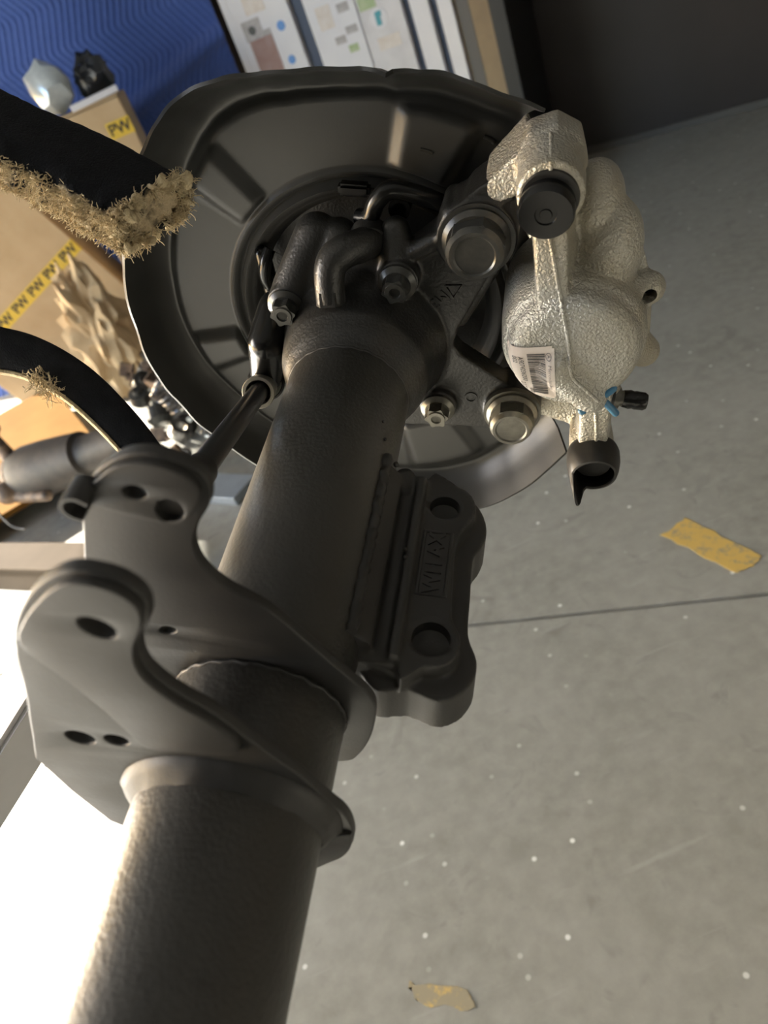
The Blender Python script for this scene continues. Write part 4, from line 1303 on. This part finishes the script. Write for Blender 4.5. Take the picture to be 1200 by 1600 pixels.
# ------------------------------------------------------------------ taped cartons on the left
def strip_tape(par, x0, x1, z, h, y, n_words, name='packing_tape'):
    bm = bmesh.new(); a_box(bm, ((x0 + x1) / 2, y - .0008, z), (x1 - x0, .0016, h))
    t = bm_obj(name, bm, 'tape', par)
    for i in range(n_words):
        me = text_mesh('PW', h * .95, .0004, 0, .0012)
        cx_ = x0 + (x1 - x0) * (i + .5) / n_words
        me.transform(Matrix.Translation((cx_, y - .0024, z)) @ Matrix.Rotation(math.radians(90), 4, 'X'))
        finish('printed_letters', me, 'ink', t)
    return t
cb = empty('tall_carton', Matrix.Translation((-.460, 3.60, 0)))
tag(cb, 'tall kraft carton with short yellow tape near its top right corner', 'box', 'cartons with yellow printed tape')
bm_obj('carton_body', box_bm((.31, .42, 1.07), (0, .21, .535), None, .006), 'cardboard', cb)
strip_tape(cb, .055, .156, .967, .062, 0, 1)
bm = bmesh.new(); a_box(bm, (0, .10, 1.076), (.305, .19, .006)); bm_obj('carton_flap', bm, 'cardboard', cb)
stick = bm_obj('wood_stick', box_bm((.20, .035, .024), (0, 0, 0), None, .003), 'white_card')
stick.location = (-.395, 3.62, 1.0935); stick.rotation_euler = (0, -.03, .1)
tag(stick, 'pale stick lying on top of the tall kraft carton', 'stick')

ca = empty('tilted_carton', Matrix.Translation((-1.372, 3.75, .004)) @ Matrix.Rotation(math.radians(-21.2), 4, 'Y'))
tag(ca, 'kraft carton tilted on its corner, crossed by a long yellow tape', 'box', 'cartons with yellow printed tape')
bm_obj('carton_body', box_bm((.78, .28, .82), (.39, .14, .41), None, .006), 'cardboard', ca)
strip_tape(ca, .004, .776, .357, .060, 0, 7)
bm = bmesh.new(); a_box(bm, (.39, .0, .817), (.775, .006, .004)); bm_obj('carton_seam', bm, 'cardboard_dark', ca)

def crumple(name, loc, size, mat, seed, amp, label, cat, sub=4, freq=3.0):
    bm = bmesh.new()
    bmesh.ops.create_icosphere(bm, subdivisions=sub, radius=1.0)
    for v in bm.verts:
        p = v.co.copy()
        n1 = noise.noise(p * freq * .5 + Vector((seed, 0, 0))); n2 = abs(noise.noise(p * freq + Vector((0, seed, 0))))
        n3 = abs(noise.noise(p * freq * 2.3 + Vector((0, seed, 9))))
        v.co = p * (1 + amp * (n1 + n2 * 1.2 + n3 * .6 - .4))
        v.co = Vector((v.co.x * size[0], v.co.y * size[1], v.co.z * size[2]))
    lo = min(v.co.z for v in bm.verts)
    for v in bm.verts: v.co.z -= lo
    o = bm_obj(name, bm, mat, None, 25)
    o.location = loc
    tag(o, label, cat)
    return o
crumple('silver_film', (-.550, 3.76, 1.079), (.080, .06, .100), 'silver_wrap', 3, .35, 'crumpled silver white film on the tall kraft carton', 'film', 2, 1.5)
crumple('black_film', (-.380, 3.78, 1.079), (.070, .06, .080), 'black_wrap', 8, .4, 'crumpled shiny black film right of the silver film', 'film', 3, 2.0)
crumple('packing_paper', (-.800, 3.40, .0), (.115, .09, .26), 'cardboard', 5, .55, 'crumpled brown packing paper in front of the tilted carton', 'paper')
crumple('packing_paper', (-.430, 3.40, .0), (.085, .075, .13), 'cardboard', 15, .55, 'crumpled brown packing paper nearest the scrap pile', 'paper')

# flat carton lying on the floor, lit by the sun
fl = empty('flat_carton', Matrix.Translation((-.85, 2.68, 0)) @ Matrix.Rotation(math.atan2(.335, .942), 4, 'Z'))
tag(fl, 'flat orange brown board lying in the sun under the old axle end', 'board')
bm_obj('board_top', box_bm((1.15, 1.10, .022), (-.575, .55, .089), None, .003), 'plywood', fl)
for x in (-1.05, -.57, -.09):
    bm_obj('runner', box_bm((.09, .98, .078), (x, .50, .039), None, .003), 'wood', fl)
fl2 = fl
tb = empty('timber_beam', Matrix.Translation((-1.00, 2.10, 0)) @ Matrix.Rotation(math.atan2(-.21, .29), 4, 'Z'))
tag(tb, 'pale timber lying on the floor in front of the old axle end', 'timber')
bm_obj('timber_body', box_bm((.86, .10, .095), (0, 0, .0475), None, .006), 'wood', tb)
bm_obj('top_board', box_bm((.86, .12, .012), (0, .005, .101), None, .003), 'wood', tb)

# ------------------------------------------------------------------ old rusty axle end
def old_axle():
    r = empty('old_axle', Matrix.Translation((-1.02, 2.47, .112)))
    tag(r, 'old rusty axle end with a dark drum, lying behind the timber', 'axle')
    d = Vector((.45, -.22, .06)).normalized()
    c0 = Vector((-.02, .0, .115))
    bm = bmesh.new(); a_lathe(bm, c0, d, [(-.02, .05), (-.02, .088), (.02, .094), (.10, .090), (.26, .075), (.27, .060), (.44, .058), (.44, 0)], 40)
    bm_obj('drum', bm, 'old_drum', r, 40)
    bm = bmesh.new(); a_lathe(bm, c0 - d * .05, d, [(-.03, 0), (-.03, .035), (0, .045), (0, .080), (.018, .082), (.03, .05)], 36)
    bm_obj('hub_flange', bm, 'rust', r, 40)
    F_ = frame_from(d)
    for k in range(5):
        t = 2 * math.pi * k / 5
        p = c0 - d * .05 + F_ @ Vector((math.cos(t) * .06, math.sin(t) * .06, 0))
        bm = bmesh.new(); a_cyl(bm, p, p - d * .04, .009, .008, 10); bm_obj('wheel_stud', bm, 'rust', r, 40)
    bm = bmesh.new()
    a_capsule(bm, c0 + Vector((-.03, .02, .05)), c0 + Vector((-.05, .05, .155)), .028, .020)
    a_capsule(bm, c0 + Vector((-.05, .05, .155)), c0 + Vector((-.02, .04, .175)), .024, .018)
    finish('knuckle_arm', melt(bm, .004, 3), 'rust', r, 180)
    bm = bmesh.new(); a_capsule(bm, c0 + Vector((-.05, -.06, -.03)), c0 + Vector((.05, -.12, -.045)), .026, .020)
    a_sphere(bm, c0 + Vector((-.08, -.05, -.01)), .04)
    finish('lower_arm', melt(bm, .004, 3), 'rust', r, 180)
    bm = bmesh.new()
    pts = catmull([c0 + Vector(p) for p in ((-.10, -.04, .02), (-.13, -.08, -.03), (-.11, -.12, -.075), (-.09, -.14, -.095), (-.06, -.16, -.105))], 6, False)
    a_sweep(bm, pts, .004, 8); bm_obj('sensor_wire', bm, 'rubber', r, 60)
old_axle()

# ------------------------------------------------------------------ light sheet on the floor and scrap pile
sh = bm_obj('sheet_offcut', box_bm((.24, .12, .030), (0, 0, .015), None, .002), 'bare_steel')
sh.location = (-.46, 2.23, 0); sh.rotation_euler = (0, 0, -.75)
tag(sh, 'pale metal sheet offcut on the floor between bracket ear and tube', 'sheet')

def scrap_meshes():
    out = []
    bm = bmesh.new(); a_lathe(bm, (0, 0, -.012), (0, 0, 1), [(0, .020), (0, .040), (.024, .040), (.024, .020), (0, .020)], 20, cap0=False, cap1=False); out.append(('bearing_ring', bm, 'oily', 'loose steel bearing ring in the scrap pile', 'ring'))
    bm = bmesh.new(); a_cyl(bm, (0, 0, -.05), (0, 0, .04), .012, .012, 14); a_cyl(bm, (0, 0, .036), (0, 0, .058), .024, .024, 6); out.append(('loose_bolt', bm, 'rust', 'loose rusty bolt in the scrap pile', 'bolt'))
    bm = bmesh.new(); a_box(bm, (0, 0, 0), (.09, .05, .008)); a_box(bm, (.041, 0, .022), (.008, .05, .05)); a_cyl(bm, (-.02, 0, 0), (-.02, 0, .02), .014, .014, 12); out.append(('scrap_bracket', bm, 'rust', 'bent rusty bracket in the scrap pile', 'bracket'))
    bm = bmesh.new()
    a_sweep(bm, [(.026 * math.cos(i * .5), .026 * math.sin(i * .5), -.04 + .08 * i / 60) for i in range(61)], .005, 6); out.append(('coil_spring', bm, 'oily', 'small coil spring in the scrap pile', 'spring'))
    bm = bmesh.new(); a_lathe(bm, (0, 0, -.04), (0, 0, 1), [(0, 0), (0, .030), (.02, .045), (.06, .040), (.065, .02), (.08, .018), (.08, 0)], 18); out.append(('scrap_housing', bm, 'bolt_dark', 'dark round metal housing in the scrap pile', 'housing'))
    bm = bmesh.new(); a_cyl(bm, (-.07, 0, 0), (.07, .01, 0), .016, .013, 12); a_cyl(bm, (-.075, 0, 0), (-.05, 0, 0), .03, .03, 14); out.append(('pale_sleeve', bm, 'bare_steel', 'bright metal sleeve in the scrap pile', 'sleeve'))
    return out
kinds = []
for nm, bm, m_, lb_, ct in scrap_meshes():
    bmesh.ops.recalc_face_normals(bm, faces=bm.faces)
    me = bpy.data.meshes.new(nm); bm.to_mesh(me); bm.free(); me.materials.append(MAT[m_]); kinds.append((nm, me, lb_, ct))
rnd = random.Random(21)
line = [(-.62, 2.98), (-.57, 2.84), (-.51, 2.68), (-.45, 2.54)]
boxes = []
for i in range(54):
    nm, me, lb_, ct = kinds[i % 6]
    f = ((i * 7) % 54) / 53 * 2.999; k = int(f); a, b = Vector(line[k]), Vector(line[k + 1])
    best = None
    for _ in range(40):
        c = a.lerp(b, f - k) + Vector((rnd.uniform(-.11, .11), rnd.uniform(-.13, .13)))
        rot = Matrix.Rotation(rnd.uniform(0, 6.28), 4, 'Z') @ Matrix.Rotation(rnd.uniform(-1.3, 1.3), 4, 'X') @ Matrix.Rotation(rnd.uniform(-.5, .5), 4, 'Y')
        sc_ = rnd.uniform(.75, 1.15)
        R3 = rot.to_3x3() * sc_
        P = [R3 @ v.co for v in me.vertices]
        lo = [min(p[j] for p in P) for j in range(3)]; hi = [max(p[j] for p in P) for j in range(3)]
        g = -.003
        x0, x1, y0, y1 = c.x + lo[0] + g, c.x + hi[0] - g, c.y + lo[1] + g, c.y + hi[1] - g
        base = 0.0
        for (bx0, bx1, by0, by1, top) in boxes:
            if x0 < bx1 and x1 > bx0 and y0 < by1 and y1 > by0: base = max(base, top)
        if best is None or base < best[0]: best = (base, c, rot, sc_, lo, hi, (x0, x1, y0, y1))
    base, c, rot, sc_, lo, hi, bb = best
    boxes.append((*bb, base + hi[2] - lo[2]))
    o = bpy.data.objects.new(nm, me); COL.objects.link(o)
    o.matrix_world = Matrix.Translation((c.x, c.y, base - lo[2])) @ rot @ Matrix.Diagonal((sc_, sc_, sc_, 1))
    tag(o, lb_, ct, nm.replace('_', ' ') + 's in the scrap pile behind the shield')
